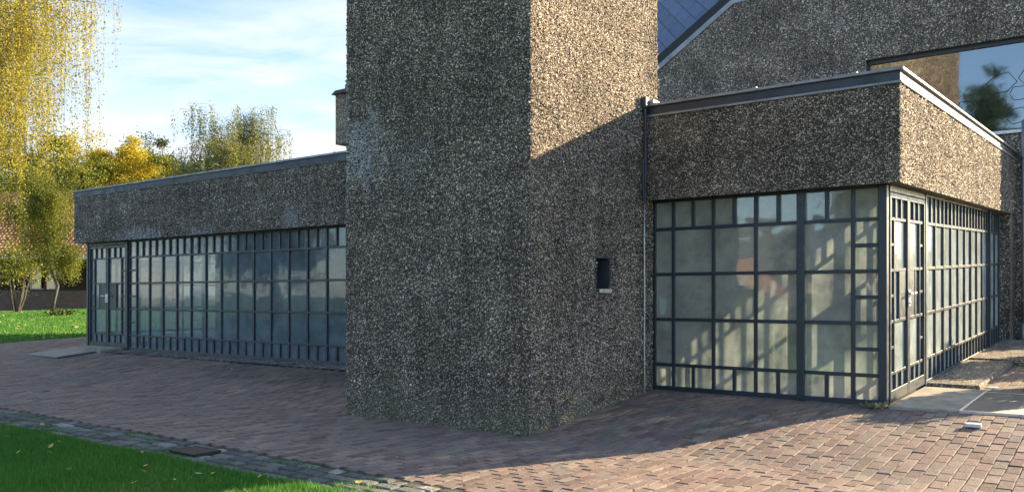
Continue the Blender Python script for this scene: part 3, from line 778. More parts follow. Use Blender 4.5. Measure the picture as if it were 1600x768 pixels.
# ---- granite setts along the lawn
def setts():
    V_all, F_all = [], []
    rows = [(KV0+0.00, 0.16), (KV0+0.165, 0.15), (KV0+0.32, 0.15), (KV0+0.475, 0.145)]
    cnt = 0
    for r, (v0, wd) in enumerate(rows):
        u = -14.0 + 0.1*r
        while u < 8:
            L = random.uniform(0.17, 0.34) if r % 2 == 0 else random.uniform(0.13, 0.27)
            if random.random() < 0.03: u += L; continue
            x, y = W(u, v0)
            if abs(x) < 0.75*y+2 and y > 4.0:
                pts = []
                for (a, b) in ((0, 0), (1, 0), (1, 1), (0, 1)):
                    pts.append((u + a*(L-0.030) + random.gauss(0, 0.009), v0 + b*(wd-0.024) + random.gauss(0, 0.007)))
                c = np.mean(pts, 0); h = random.gauss(-0.004, 0.004)
                for lev, (s, dz) in enumerate(((1, -0.08), (1, -0.02), (0.94, -0.006), (0.8, 0.002))):
                    for p in pts:
                        q = c + (np.array(p)-c)*s
                        X, Y = W(*q); V_all.append((X, Y, float(gz_uv(*q)) + h + dz + random.gauss(0, 0.002)))
                b0 = cnt*16
                for lev in range(3):
                    for k in range(4): F_all.append((b0+lev*4+k, b0+lev*4+(k+1) % 4, b0+lev*4+4+(k+1) % 4, b0+lev*4+4+k))
                F_all.append((b0+12, b0+13, b0+14, b0+15))
                cnt += 1
            u += L
    o = link('kerb_strip', np_mesh('kerb_strip', V_all, F_all, False), M['cobble']); tag(o, kind='structure')
setts()
patch('lawn_soil', (-40, 10), (-14, KV0-0.01), M['turf'], -0.012, nu=100, nv=30)
patch('gravel_strip', (-13.2, TU0), (2.44, PL-0.008), M['gravel'], 0.010, nu=120, nv=6)
patch('path', (-75, LAWN_U-19.5), (-10, 70), M['gravel'], -0.01, nu=30, nv=60)

# ---- grass
def blades(name, x, y, h, w, label, lean=0.45):
    n = len(x)
    z = gz(x, y) - 0.012
    a = rng.uniform(0, 2*np.pi, n); b = rng.uniform(0, 2*np.pi, n)
    dx, dy = np.cos(a)*w/2, np.sin(a)*w/2
    ln = rng.uniform(0.05, lean, n)*h
    V = np.zeros((n, 5, 3))
    V[:, 0] = np.stack([x-dx, y-dy, z], -1); V[:, 1] = np.stack([x+dx, y+dy, z], -1)
    mx, my = x + np.cos(b)*ln*0.35, y + np.sin(b)*ln*0.35
    V[:, 2] = np.stack([mx+dx*0.75, my+dy*0.75, z+h*0.55], -1); V[:, 3] = np.stack([mx-dx*0.75, my-dy*0.75, z+h*0.55], -1)
    V[:, 4] = np.stack([x + np.cos(b)*ln, y + np.sin(b)*ln, z+h], -1)
    tri = np.array([(0, 1, 2), (0, 2, 3), (3, 2, 4)])
    F_ = (tri[None] + 5*np.arange(n)[:, None, None]).reshape(-1, 3)
    o = link(name, np_mesh(name, V.reshape(-1, 3), F_), M['grass']); tag(o, label, 'grass', kind='stuff'); return o
def sample_uv(n, u0, u1, v0, v1, cond):
    u = rng.uniform(u0, u1, n); v = rng.uniform(v0, v1, n)
    x, y = W(u, v); k = cond(x, y, u, v); return x[k], y[k]
x, y = sample_uv(520000, -13, 2, -7.2, KV0-0.0, lambda x, y, u, v: (y > 5.4) & (x > -0.68*y-0.6))
edge = rng.normal(0, 0.02, len(x))
dens = np.clip(1.35 - 0.06*y, 0.35, 1); k = rng.random(len(x)) < dens; x, y = x[k], y[k]
patchy = 0.75 + 0.35*np.sin(x*2.1+1.3)*np.sin(y*1.7) + rng.normal(0, 0.12, len(x))
blades('grass', x, y, np.clip(0.050*patchy + rng.exponential(0.008, len(x)), 0.02, 0.11), rng.uniform(0.004, 0.0075, len(x)), 'dense short green lawn in the near corner, its edge catching the sun')
x, y = sample_uv(260000, -40, LAWN_U, 2, 45, lambda x, y, u, v: (x < -0.46*y+1.5) & (x > -0.66*y) & (u > LAWN_U-19.4))
blades('grass', x, y, rng.uniform(0.04, 0.10, len(x)), rng.uniform(0.012, 0.03, len(x)), 'far lawn of cut green grass in front of the tiled house')
# tufts in the joints of the setts
x, y = sample_uv(16000, -13, 3, KV0, KV1+0.05, lambda x, y, u, v: (y > 5.5) & (np.sin(u*5.1)+np.sin(u*2.3+v*9)+np.sin(v*20)*0.8 > 1.1))
blades('grass', x, y, rng.uniform(0.015, 0.04, len(x)), rng.uniform(0.004, 0.006, len(x)), 'small grass tufts growing between the granite setts')

# weeds and moss along the foot of the tower
nn = 1300
tt = rng.random(nn); side = rng.random(nn) < 0.55
uu = np.where(side, TU0*tt, 0.012 + np.abs(rng.normal(0, 0.018, nn))); vv_ = np.where(side, -0.012 - np.abs(rng.normal(0, 0.018, nn)), 2.4*tt)
kk = (np.sin(tt*23)+np.sin(tt*57+1)+0.6*np.sin(tt*131)) > 0.2
x, y = W(uu[kk], vv_[kk])
o = blades('weeds', x, y, rng.uniform(0.01, 0.032, len(x)), rng.uniform(0.004, 0.007, len(x)), 'thin row of weeds growing in the joint at the foot of the tower', 0.9)
o['category'] = 'weeds'
# ================================================================== small things on the ground
def slab(name, pts, z0, z1, m, label, cat, bevel=0.006):
    c = np.mean(pts, 0); zc = float(gz(c[0], c[1]))
    mb = MB().prism([(p[0]-c[0], p[1]-c[1]) for p in pts], 'z', z0, z1)
    o = mb.build(name, m, None, bevel=bevel); o.location = (c[0], c[1], zc)
    # follow the slope of the ground
    return tag(o, label, cat)
def gtilt(o):
    x, y = o.location.x, o.location.y; e = 0.4
    gx = float(gz(x+e, y)-gz(x-e, y))/(2*e); gy = float(gz(x, y+e)-gz(x, y-e))/(2*e)
    n = Vector((-gx, -gy, 1)).normalized()
    o.rotation_euler = Vector((0, 0, 1)).rotation_difference(n).to_euler(); return o
P2 = lambda u, v: np.array(W(u, v))
o = slab('threshold_slab', [P2(2.93, 2.70), P2(3.62, 2.70), P2(3.62, 4.55), P2(2.93, 4.55)], -0.10, 0.028, M['step'], 'tan concrete slab at the foot of the sunlit double door', 'doorstep', 0.008); gtilt(o)
dm = empty('doormat', (*P2(4.12, 3.55), float(gz(*P2(4.12, 3.55)))), ROT)
tag(dm, 'grey metal scraper mat let into the paving before the sunlit double door', 'doormat')
MB().box(-0.46, 0.46, -0.80, 0.80, 0.010, 0.024).build('scraper_grid', M['grate'], dm)
MB().box(-0.49, -0.462, -0.83, 0.83, -0.02, 0.030).box(0.462, 0.49, -0.83, 0.83, -0.02, 0.030).box(-0.462, 0.462, -0.83, -0.802, -0.02, 0.030).box(-0.462, 0.462, 0.802, 0.83, -0.02, 0.030).build('frame', M['alu'], dm)
gtilt(dm); dm.rotation_euler.rotate_axis('Z', ROT)
pl = empty('plinth_step', (*P2(3.25, 5.0), 0), ROT)
tag(pl, 'mossy concrete plinth step along the foot of the long sunlit window', 'step')
def pls(p): return (p[0], p[1], p[2] + 0.0375*p[1])
MB().box(-0.35, 0.28, -0.25, 2.9, 0.0, 0.375).build('slab', M['plinth'], pl, bevel=0.015, warp=pls)
MB().box(-0.35, 0.44, 2.905, 6.6, 0.0, 0.40).build('slab', M['plinth'], pl, bevel=0.015, warp=pls)
lm = empty('doormat', (*P2(-14.35, 2.05), float(gz(*P2(-14.35, 2.05)))), ROT)
tag(lm, 'bluish metal mat on the paving before the shaded double door', 'doormat')
MB().box(-0.80, 0.70, -0.55, 0.30, 0.004, 0.030).build('scraper_grid', simple('galvanised_grid', (0.20, 0.225, 0.25), 0.5, 0.25, 9, 0.3, 0.002), lm)
MB().box(-0.72, 0.85, 0.31, 0.86, -0.04, 0.034).build('threshold', M['step'], lm)
gtilt(lm); lm.rotation_euler.rotate_axis('Z', ROT)
# drain cover in the setts
x, y, z = at(305, 706)
u_, v_ = UV(x, y)
dc = empty('drain_cover', (x, y, z), ROT); tag(dc, 'rusty square drain cover let into the granite setts', 'drain cover')
MB().box(-0.17, 0.17, -0.12, 0.12, 0.012, 0.022).build('lid', simple('rust_iron', (0.06, 0.042, 0.035), 0.7, 0.4, 20, 0.3, 0.004), dc)
MB().box(-0.20, -0.172, -0.15, 0.15, 0, 0.024).box(0.172, 0.20, -0.15, 0.15, 0, 0.024).box(-0.172, 0.172, -0.15, -0.122, 0, 0.024).box(-0.172, 0.172, 0.122, 0.15, 0, 0.024).build('frame', M['black'], dc)
# loose white bits
def chip(px, py, sx, sy, h, label, rz=0.3):
    x, y, z = at(px, py)
    mb = MB()
    n = 8
    poly = [(sx*math.cos(2*math.pi*k/n)*random.uniform(.8, 1.1), sy*math.sin(2*math.pi*k/n)*random.uniform(.8, 1.1)) for k in range(n)]
    mb.prism(poly, 'z', 0.0, h)
    o = mb.build('stone_chip', M['white_stone'], None, bevel=0.004); o.location = (x, y, z+0.004); o.rotation_euler = (0.03, -0.02, rz)
    return tag(o, label, 'stone', 'white stones lying by the sunlit door')
chip(1501, 604, 0.10, 0.055, 0.03, 'rounded white stone lying beside the plinth step')
chip(1551, 607, 0.085, 0.06, 0.02, 'flat white stone lying on the paving behind the scraper mat', 0.1)
def tile_block(px, py, label):
    x, y, z = at(px, py)
    o = MB().box(-0.07, 0.07, -0.055, 0.055, 0.0, 0.035).build('marker_block', M['white_stone'], None, bevel=0.006)
    o.location = (x, y, z+0.004); o.rotation_euler = (0, 0, ROT+0.1); return tag(o, label, 'block')
tile_block(1521, 667, 'small square white block on the pavers in front of the scraper mat')
for i, (px, py, lb) in enumerate([(560, 755, 'yellow leaf lying on the sett edge beside the lit grass tip'), (66, 664, 'pale leaf lying on the lawn close to the left frame edge'), (311, 748, 'white leaf lying low on the lawn below the drain cover'),
        (228, 735, 'yellow leaf lying on the lawn near the bottom left'), (166, 580, 'pale leaf on the dark pavers below the shaded mat'), (314, 622, 'pale leaf on the shaded pavers in the middle of the forecourt'),
        (362, 577, 'white leaf on the pavers close to the gravel strip'), (620, 716, 'yellow leaf on the pavers near the tower shadow edge'), (210, 762, 'brownish yellow leaf on the lawn at the bottom frame edge')]):
    x, y, z = at(px, py)
    me = bpy.data.meshes.new('fallen_leaf')
    s = random.uniform(0.022, 0.034)
    me.from_pydata([(-1.2*s, 0, 0.004), (-0.3*s, -0.7*s, 0.001), (0.7*s, -0.5*s, 0.006), (1.3*s, 0, 0.012), (0.7*s, 0.5*s, 0.004), (-0.3*s, 0.7*s, 0.010)], [], [(0, 1, 2, 3), (0, 3, 4, 5)])
    o = link('fallen_leaf', me, M['fallen']); onlawn = UV(x, y)[1] < KV0
    o.location = (x, y, z + (0.045 if onlawn else 0.012)); o.rotation_euler = (random.uniform(-.3, .3), random.uniform(-.3, .3), random.uniform(0, 6))
    tag(o, lb, 'leaf', 'fallen leaves on lawn and paving')
# many small leaves blown over the two lawns, nothing tells them apart
def scatter_leaves(n, u0, u1, v0, v1, cond, lb, grp, s0):
    x, y = sample_uv(n*30, u0, u1, v0, v1, cond)
    for i in range(min(n, len(x))):
        s = s0*random.uniform(0.7, 1.3)
        me = bpy.data.meshes.new('fallen_leaf')
        me.from_pydata([(-1.2*s, 0, 0.004), (-0.3*s, -0.7*s, 0.001), (0.7*s, -0.5*s, 0.006), (1.3*s, 0, 0.012), (0.7*s, 0.5*s, 0.004), (-0.3*s, 0.7*s, 0.010)], [], [(0, 1, 2, 3), (0, 3, 4, 5)])
        o = link('fallen_leaf', me, M['fallen']); o.location = (x[i], y[i], float(gz(x[i], y[i])) + 0.05)
        o.rotation_euler = (random.uniform(-.5, .5), random.uniform(-.5, .5), random.uniform(0, 6)); tag(o, lb, 'leaf', grp)
scatter_leaves(70, -40, LAWN_U-0.2, 2, 30, lambda x, y, u, v: (x < -0.50*y) & (x > -0.62*y) & (y < 40), 'one of many small pale leaves scattered over the far lawn before the house', 'leaves on the far lawn', 0.05)
scatter_leaves(12, -12, 0, -6, KV0-0.1, lambda x, y, u, v: (y > 6.3) & (x > -0.6*y), 'one of the small pale leaves scattered in the grass of the near lawn', 'leaves on the near lawn', 0.022)
# dry weeds at the foot of the corner post
def weeds():
    x0, y0 = W(2.85, 2.62)
    V, F_ = [], []
    for k in range(90):
        a = random.uniform(0, 6.28); r = abs(random.gauss(0, 0.11))
        du, dv = random.gauss(-0.08, 0.06), random.gauss(0, 0.035)
        bx, by = W(2.85+du, 2.66+dv); bx -= x0; by -= y0
        h = random.uniform(0.02, 0.075); l = random.uniform(0.02, 0.09); w = 0.004
        b = len(V)
        V += [(bx-w, by, 0), (bx+w, by, 0), (bx+math.cos(a)*l*.5, by+math.sin(a)*l*.5, h), (bx+math.cos(a)*l, by+math.sin(a)*l, h*0.7)]
        F_ += [(b, b+1, b+2), (b+1, b+3, b+2)]
    o = link('weed', np_mesh('weed', V, F_), M['dry']); o.location = (x0, y0, float(gz(x0, y0)))
    tag(o, 'dry pale weeds at the foot of the dark corner post', 'weed')
weeds()
# paper notice inside the first pane, table behind the glass
o = MB().box(-0.045, 0.045, -0.001, 0.001, 0.0, 0.21).build('paper_notice', M['paper'], None)
o.location = (*W(0.115, PR+0.045), 1.25); o.rotation_euler = (0, 0, ROT); tag(o, 'narrow white paper notice behind the lowest left pane of the corner glazing', 'notice')
tb = empty('side_table', (*W(0.72, 4.3), 0.30), ROT); tag(tb, 'pale wooden table standing behind the corner glazing', 'table')
MB().box(-0.5, 0.45, -0.3, 0.3, 0.98, 1.03).build('table_top', M['wood'], tb, bevel=0.006)
for sx in (-0.46, 0.41):
    for sy in (-0.26, 0.26): MB().box(sx-0.025, sx+0.025, sy-0.025, sy+0.025, 0.0, 0.98).build('leg', M['wood'], tb)
# ================================================================== trees
def leaf_quads(P, size, droop=0.0):
    n = len(P)
    nrm = rng.normal(size=(n, 3)); nrm /= np.linalg.norm(nrm, axis=1)[:, None]
    t = rng.normal(size=(n, 3)); t[:, 2] -= droop
    t -= nrm*(t*nrm).sum(1)[:, None]; t /= np.linalg.norm(t, axis=1)[:, None] + 1e-9
    b = np.cross(nrm, t)
    s = size*rng.uniform(0.65, 1.3, n)
    V = np.zeros((n, 4, 3))
    V[:, 0] = P - t*s[:, None]*0.6; V[:, 1] = P + b*s[:, None]*0.42; V[:, 2] = P + t*s[:, None]*0.6; V[:, 3] = P - b*s[:, None]*0.42
    return V.reshape(-1, 3), np.arange(4*n).reshape(n, 4)
def crown_mesh(name, P, size, m, parent, droop=0.0):
    V, F_ = leaf_quads(P, size, droop)
    return link(name, np_mesh(name, V, F_), m, parent)
def limb(mb, p0, p1, r0, r1, wob=0.15, n=5, seg_n=6):
    p0, p1 = Vector(p0), Vector(p1); L = (p1-p0).length
    pts = []
    for i in range(n+1):
        t = i/n
        p = p0.lerp(p1, t) + Vector((random.gauss(0, wob), random.gauss(0, wob), random.gauss(0, wob*0.5)))*L*0.12*(0 if i in (0,) else 1)
        pts.append(p)
    mb.tube(pts, [r0 + (r1-r0)*i/n for i in range(n+1)], seg_n)
    return pts
def weeping(loc, H, Rr, low, nbr, nstr, per, leaf, m, bark, label, group, r0=0.16, xmax=None, skew=(0, 0), upper=None, bare=0.0, z_first=0.35):
    """a birch: leader, arching limbs, and leafy strands hanging straight down"""
    random.seed(int(H*100+Rr*10)); root = empty('birch_tree', loc); tag(root, label, 'tree', group)
    tr = MB(); limb(tr, (0, 0, -0.1), (skew[0]*0.3, skew[1]*0.3, H*0.96), r0, 0.02, 0.25, 9, 8)
    tr.build('trunk', bark, root, smooth=True)
    br = MB(); P = []
    for k in range(nbr):
        t = z_first + (1-z_first)*((k+random.random())/nbr)
        zb = H*t*0.92
        a = random.uniform(0, 2*math.pi)
        prof = math.sin(math.pi*min(1, 0.30 + 0.70*(1-t)))**0.7 if t > z_first else 1
        reach = Rr*random.uniform(0.45, 1.0)*max(0.25, prof)
        tip = (math.cos(a)*reach + skew[0]*t, math.sin(a)*reach + skew[1]*t, zb + reach*random.uniform(0.25, 0.55))
        mid = (tip[0]*0.55, tip[1]*0.55, zb + (tip[2]-zb)*1.05)
        b0 = (skew[0]*0.3*t, skew[1]*0.3*t, zb)
        br.tube([b0, mid, tip, (tip[0]*1.06, tip[1]*1.06, tip[2]-0.35)], [r0*0.28*(1.2-t), r0*0.16*(1.2-t), 0.012, 0.006], 5)
        for j in range(nstr):
            s = random.uniform(0.25, 1.08)
            q = Vector(b0).lerp(Vector(mid), s*2) if s < 0.5 else Vector(mid).lerp(Vector(tip), (s-0.5)*2)
            q += Vector((random.gauss(0, 0.22), random.gauss(0, 0.22), random.gauss(0, 0.1)))
            lz = max(low + random.random()*1.2, q.z - random.uniform(0.10, 0.30)*H*random.uniform(0.5, 1.3))
            L = q.z - lz
            if L < 0.2: continue
            sway = Vector((random.gauss(0, 0.05), random.gauss(0, 0.05), 0))
            br.tube([q, q+sway*L*0.5-Vector((0, 0, L*0.5)), q+sway*L-Vector((0, 0, L))], 0.0035, 3, False)
            if random.random() < bare*(0.4+t): continue
            nl = int(per*L*random.uniform(0.6, 1.3))
            tt = rng.random(nl)
            pp = np.array(q)[None] + np.array(sway)[None]*(tt*L)[:, None]; pp[:, 2] -= tt*L
            pp += rng.normal(0, 0.055+0.05*leaf/0.05*0.6, (nl, 3))
            P.append(pp)
    br.build('branches', bark, root)
    P = np.concatenate(P)
    crown_mesh('crown', P, leaf, m, root, 1.2)
    return root
def broadleaf(loc, H, Rx, Rz, nclump, per, leaf, m, label, group, name='broadleaf_tree', r0=0.25, cz=None, dens=0.5):
    random.seed(int(H*100+Rx*10)); root = empty(name, loc); tag(root, label, 'tree', group)
    cz = cz or H-Rz
    tr = MB(); limb(tr, (0, 0, -0.1), (0, 0, cz), r0, r0*0.45, 0.25, 6, 8); tr.build('trunk', M['bark'], root, smooth=True)
    br = MB(); P = []
    for k in range(nclump):
        d = rng.normal(size=3); d /= np.linalg.norm(d)
        rr = random.uniform(0.35, 1.0)**0.6
        lump = 1 + 0.20*math.sin(4*d[0]+Rx*7) + 0.20*math.sin(5*d[1]+4*d[2]+H) + 0.12*math.sin(9*d[0]+7*d[2])
        c = np.array([d[0]*Rx*rr*lump, d[1]*Rx*rr*lump, cz + d[2]*Rz*rr*lump])
        if c[2] < H*0.22: continue
        if k % 4 == 0: br.tube([(0, 0, cz*random.uniform(0.55, 0.95)), tuple(c*np.array([.5, .5, 1])*np.array([1, 1, .93])), tuple(c)], [r0*0.3, r0*0.15, 0.02], 5)
        s = Rx*random.uniform(0.06, 0.17)
        n = int(per*random.uniform(0.6, 1.3))
        P.append(c[None] + rng.normal(size=(n, 3))*np.array([s, s, s*0.75]))
    br.build('branches', M['bark'], root)
    crown_mesh('crown', np.concatenate(P), leaf, m, root)
    return root
def base(px, d): 
    X = (px-CX)/F*d; return (X, d, float(gz(X, d)))
GB = 'birches on the lawn by the tiled house'
weeping(base(-88, 29), 19, 5.1, 5.2, 100, 26, 46, 0.056, M['leaf_birch'], M['birch_bark'], 'tall weeping birch with bright yellow strands hanging in at the upper left', GB, 0.26, z_first=0.38)
weeping(base(80, 38), 6.6, 2.0, 1.2, 26, 20, 60, 0.058, M['leaf_birch_green'], M['bark'], 'small weeping birch with slim pale trunk on the far lawn', GB, 0.085, z_first=0.34)
weeping(base(-45, 33), 7.6, 2.4, 2.9, 15, 9, 50, 0.058, M['leaf_birch_green'], M['bark'], 'drooping olive green birch at the left frame edge before the tiled roof', GB, 0.10, z_first=0.45)
GT = 'trees behind the low left wing'
broadleaf(base(172, 62), 11.9, 3.3, 4.6, 260, 420, 0.115, M['leaf_maple'], 'rounded golden yellow tree behind the end of the left wing', GT)
broadleaf(base(120, 58), 9.6, 2.5, 3.7, 170, 380, 0.11, M['leaf_mixed'], 'lower yellow-green tree in front of the golden tree', GT)
broadleaf(base(60, 66), 12.4, 3.4, 5.0, 240, 420, 0.12, M['leaf_green'], 'dark green tree beside the hanging yellow strands', GT)
broadleaf(base(255, 72), 13.2, 3.2, 5.4, 220, 420, 0.12, M['leaf_green'], 'dark green rounded tree between the golden tree and the airy birch', GT)
broadleaf(base(282, 60), 9.8, 2.5, 4.0, 170, 380, 0.11, M['leaf_mixed'], 'yellow-green bushy tree at the foot of the airy birch', GT)
weeping(base(362, 56), 12.8, 3.7, 3.0, 120, 15, 36, 0.085, M['leaf_mixed'], M['birch_bark'], 'airy tall birch with thin bare top above the left wing roof', GT, 0.17, bare=0.35, z_first=0.30)
broadleaf(base(455, 75), 9.6, 2.2, 3.0, 40, 70, 0.18, M['leaf_mixed'], 'distant thin treetop just clearing the roof edge near the tower', GT)
# shrub with several bare stems before the house
sh = empty('shrub', base(25, 40)); tag(sh, 'shrub with several bare grey stems before the dark house front', 'shrub')
st = MB()
for k in range(7):
    a = random.uniform(0, 6.28); st.tube([(0.1*math.cos(a), 0.1*math.sin(a), -0.05), (0.35*math.cos(a), 0.35*math.sin(a), 0.7), (0.6*math.cos(a), 0.6*math.sin(a), 1.8)], [0.06, 0.05, 0.025], 6)
st.build('stem', M['bark'], sh)
Pq = rng.normal(size=(2600, 3))*np.array([0.75, 0.75, 0.5]) + np.array([0, 0, 2.3]); crown_mesh('crown', Pq, 0.10, M['leaf_mixed'], sh)
bs = empty('low_plant', base(97, 36.5)); tag(bs, 'low dark plant on the grass beside the slim birch trunk', 'plant')
Pq = rng.normal(size=(260, 3))*np.array([0.28, 0.2, 0.09]) + np.array([0, 0, 0.12]); crown_mesh('foliage', Pq, 0.10, M['leaf_green'], bs)
MB().tube([(0, 0, -0.05), (0, 0, 0.15)], 0.02, 6).build('stem', M['bark'], bs)

# unseen bushes added to cast the shadows across the paving by the door
for (bx, by, rr, hh, lb) in ((7.4, 10.75, 0.58, 1.30, 'clipped shrub added unseen as shadow caster right of the scraper mat'), (9.3, 13.5, 0.75, 1.5, 'clipped shrub added unseen as shadow caster right of the plinth step'),
                             (12.2, 17.2, 1.0, 2.0, 'largest unseen shadow caster, a shrub added close to the hall wall')):
    b_ = empty('shadow_bush', (bx, by, float(gz(bx, by)))); tag(b_, lb, 'shadow_bush', 'bushes added to shadow the yard')
    dd = rng.normal(size=(3800, 3)); dd /= np.linalg.norm(dd, axis=1)[:, None]
    dd *= (rng.uniform(0.3, 1, 3800)**0.35)[:, None]*(1+0.08*np.sin(dd[:, :1]*9))
    crown_mesh('crown', dd*np.array([rr, rr, hh*0.5]) + np.array([0, 0, hh*0.5]), 0.085, M['leaf_green'], b_)
    MB().tube([(0, 0, -0.05), (0, 0, hh*0.6)], 0.05, 6).build('stem', M['bark'], b_)

# ================================================================== tiled house behind the lawn
HX0, HX1, HY = -38.0, -21.6, 44.0
hz = float(gz(-24, HY))
hs = empty('tiled_house', ((HX0+HX1)/2, HY, hz)); tag(hs, 'long low house with orange tiled roof and dark veranda beyond the far lawn', 'house')
L2 = (HX1-HX0)/2
eave = 1.5 + (461-402)/F*(HY-0.8) - hz; RUN, RISE = 6.5, 4.05
MB().box(-L2, L2, 0.0, 0.3, -0.3, 0.95).build('wall', M['brick_dark'], hs)
MB().box(-L2, L2, 2.2, 2.4, -0.3, eave+0.2).build('back_wall', M['dark_wood'], hs)
for k in range(8): MB().box(-L2+k*2*L2/7-0.08, -L2+k*2*L2/7+0.08, 0.05, 0.25, 1.022, eave-0.202).build('veranda_post', M['dark_wood'], hs)
MB().box(-L2, L2, -0.02, 0.32, 0.95, 1.02).box(-L2, L2, -0.02, 0.3, eave-0.2, eave).build('rail', M['dark_wood'], hs)
for k in range(4):
    wx = -5 + k*3.2
    w_ = MB().box(wx-0.7, wx+0.7, 2.14, 2.2, 1.0, 1.08).box(wx-0.7, wx+0.7, 2.14, 2.2, 2.3, 2.38).box(wx-0.7, wx-0.62, 2.14, 2.2, 1.08, 2.3).box(wx+0.62, wx+0.7, 2.14, 2.2, 1.08, 2.3).build('window', M['paper'], hs)
    MB().box(wx-0.62, wx+0.62, 2.16, 2.17, 1.08, 2.3).build('pane', M['glass_house'], w_)
nu, nv = 640, 150
us_ = np.linspace(-L2-0.5, L2+0.5, nu); ts = np.linspace(0, 1, nv)
U, T_ = np.meshgrid(us_, ts)
slope_len = math.hypot(RUN, RISE)
cor = 0.035*np.sin(U*2*np.pi/0.22); row = 0.05*(1-np.mod(T_*slope_len/0.30, 1.0))
Y_ = -0.8 + T_*RUN; Z_ = eave + T_*RISE + cor + row
idx = np.arange(nu*nv).reshape(nv, nu)
F_ = np.stack([idx[:-1, :-1], idx[:-1, 1:], idx[1:, 1:], idx[1:, :-1]], -1).reshape(-1, 4)
rf = link('roof', np_mesh('roof', np.stack([U, Y_, Z_], -1).reshape(-1, 3), F_, False), M['tile'], hs)
MB().prism([(-0.8, eave-0.05), (RUN-0.8, eave+RISE-0.05), (2*RUN-0.8, eave-0.05)], 'x', -L2-0.45, L2+0.45).build('roof_body', M['brick_dark'], hs)
MB().tube([(-L2-0.5, -0.86, eave-0.03), (L2+0.5, -0.86, eave-0.03)], 0.07, 8).build('gutter', M['paper'], hs)
MB().box(-L2, L2, 2.4, 2*RUN-1.5, -0.3, eave).build('house_body', M['brick_dark'], hs)

# ================================================================== what stands behind the camera (seen in the glass)
bh = empty('brick_house', (-34, -14, 0), R(-57)); tag(bh, 'red brick house with dark roof standing across the yard behind the viewer', 'house')
MB().box(-8, 8, 0, 8, -0.2, 3.3).build('wall', M['brick'], bh)
MB().prism([(-0.5, 3.3), (4, 5.6), (8.5, 3.3)], 'x', -8.4, 8.4).build('roof', M['roofing'], bh)
for k in range(4):
    wx = -5.4+3.6*k
    w_ = MB().box(wx-0.6, wx+0.6, -0.04, -0.002, 0.9, 2.4).build('window', M['paper'], bh); MB().box(wx-0.5, wx+0.5, -0.05, -0.042, 1.0, 2.3).build('pane', M['glass_house'], w_)
    w_ = MB().box(wx-0.6, wx+0.6, 8.002, 8.04, 0.9, 2.4).build('window', M['paper'], bh); MB().box(wx-0.5, wx+0.5, 8.042, 8.05, 1.0, 2.3).build('pane', M['glass_house'], w_)
GV = 'trees behind the viewer'
hd = empty('hedge', (-27, -10.5, 0), R(-57)); tag(hd, 'low green hedge in front of the brick house behind the viewer', 'hedge')
crown_mesh('foliage', np.stack([rng.uniform(-9, 9, 9000), rng.uniform(7, 8.2, 9000), rng.uniform(0, 1.5, 9000)], -1), 0.16, M['leaf_green'], hd)
MB().box(-8.8, 8.8, 7.5, 7.7, 0, 1.2).build('stem', M['bark'], hd)
broadleaf((-14.5, -6.5, 0), 12.6, 2.8, 6.0, 200, 160, 0.20, M['needle'], 'dark conifer behind the viewer reflected in the high hall window', GV, 'conifer_tree')
broadleaf((-34, 2, 0), 8, 3.2, 3.2, 90, 100, 0.24, M['leaf_green'], 'round green tree across the yard behind the viewer', GV)
broadleaf((-46, 16, 0.3), 9, 3.6, 3.5, 90, 100, 0.26, M['leaf_mixed'], 'turning tree far left across the lawn', GV)

# ================================================================== light and sky
SUN_EL = 20.0
sun_dir = Vector((0.902, 0.432, 0)).normalized()
az = math.atan2(sun_dir.x, sun_dir.y)               # clockwise from +Y
w = bpy.data.worlds.new('World'); sc.world = w; w.use_nodes = True
nt = w.node_tree
for n in list(nt.nodes): nt.nodes.remove(n)
out = nt.nodes.new('ShaderNodeOutputWorld')
sky = nt.nodes.new('ShaderNodeTexSky'); sky.sky_type = 'NISHITA'; sky.sun_disc = False
sky.sun_elevation = R(SUN_EL); sky.sun_rotation = az; sky.altitude = 50; sky.air_density = 1.0; sky.dust_density = 0.6; sky.ozone_density = 3.0
tc = nt.nodes.new('ShaderNodeTexCoord')
sp = N(nt, 'ShaderNodeSeparateXYZ'); nt.links.new(tc.outputs['Generated'], sp.inputs[0])
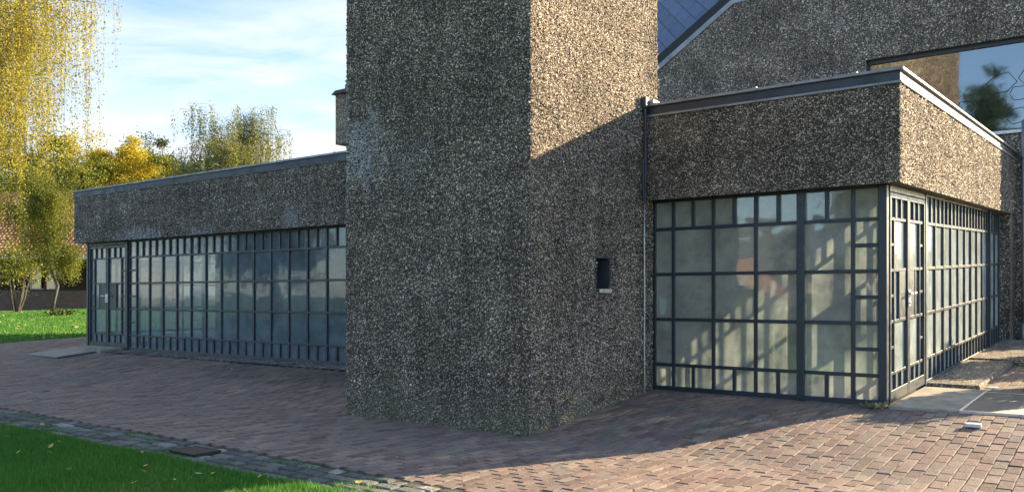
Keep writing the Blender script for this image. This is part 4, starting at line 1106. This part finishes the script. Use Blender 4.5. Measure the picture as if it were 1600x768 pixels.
# cirrus on a flat layer high above: project the view direction onto it
zz = math_(nt, 'ADD', math_(nt, 'MAXIMUM', sp.outputs[2], 0.0), 0.12)
cx_ = math_(nt, 'DIVIDE', sp.outputs[0], zz); cy_ = math_(nt, 'DIVIDE', sp.outputs[1], zz)
cv = N(nt, 'ShaderNodeCombineXYZ'); nt.links.new(cx_, cv.inputs[0]); nt.links.new(cy_, cv.inputs[1])
mp = mapping(nt, cv.outputs[0], (0.7, 1.3, 1), (0.6, 1.2, 0), (0, 0, R(28)))
n1 = noise(nt, mp, 1.25, 9, 0.58, 0.5)
n2 = noise(nt, mapping(nt, cv.outputs[0], (0.3, 0.5, 1), (3.1, 0.4, 0)), 1.0, 4, 0.5)
cl = ramp(nt, math_(nt, 'ADD', math_(nt, 'MULTIPLY', n1, 0.65), math_(nt, 'MULTIPLY', n2, 0.5)), [(0.43, 0.08), (0.51, 0.55), (0.58, 1.0)])
cl = math_(nt, 'MULTIPLY', cl, ramp(nt, sp.outputs[2], [(0.0, 0.5), (0.12, 1.0)]))
dt = N(nt, 'ShaderNodeVectorMath', operation='DOT_PRODUCT'); nt.links.new(tc.outputs['Generated'], dt.inputs[0]); dt.inputs[1].default_value = (-0.42, 0.88, 0.22)
cl = math_(nt, 'MULTIPLY', cl, ramp(nt, dt.outputs['Value'], [(0.35, 0.08), (0.85, 1.0)]))
skyc = mixc(nt, cl, sky.outputs[0], (3.25, 3.45, 3.75))
bg = N(nt, 'ShaderNodeBackground', {'Strength': 0.098}); nt.links.new(skyc, bg.inputs['Color'])
nt.links.new(bg.outputs[0], out.inputs['Surface'])
sl = bpy.data.lights.new('sun', 'SUN'); sl.energy = 4.7; sl.angle = R(0.5); sl.color = (1.0, 0.80, 0.51)
so = bpy.data.objects.new('sun', sl); col.objects.link(so)
d = Vector((sun_dir.x*math.cos(R(SUN_EL)), sun_dir.y*math.cos(R(SUN_EL)), math.sin(R(SUN_EL))))
so.rotation_euler = (-d).to_track_quat('-Z', 'Y').to_euler(); so.location = (30, 15, 20)

# ================================================================== camera
cam = bpy.data.cameras.new('camera'); co_ = bpy.data.objects.new('camera', cam); col.objects.link(co_)
co_.location = (0, 0, CAMH); co_.rotation_euler = (math.pi/2, 0, 0)
cam.sensor_width = 36.0; cam.lens = F/1600*36.0; cam.shift_y = (CY-384)/1600; cam.clip_start = 0.05; cam.clip_end = 3000
sc.camera = co_
sc.view_settings.view_transform = 'Standard'; sc.view_settings.look = 'None'; sc.view_settings.gamma = 1; sc.view_settings.exposure = 1.75
sc.view_settings.use_curve_mapping = False
sc.cycles.max_bounces = 8; sc.cycles.transparent_max_bounces = 12; sc.cycles.diffuse_bounces = 4
sc.cycles.use_denoising = True
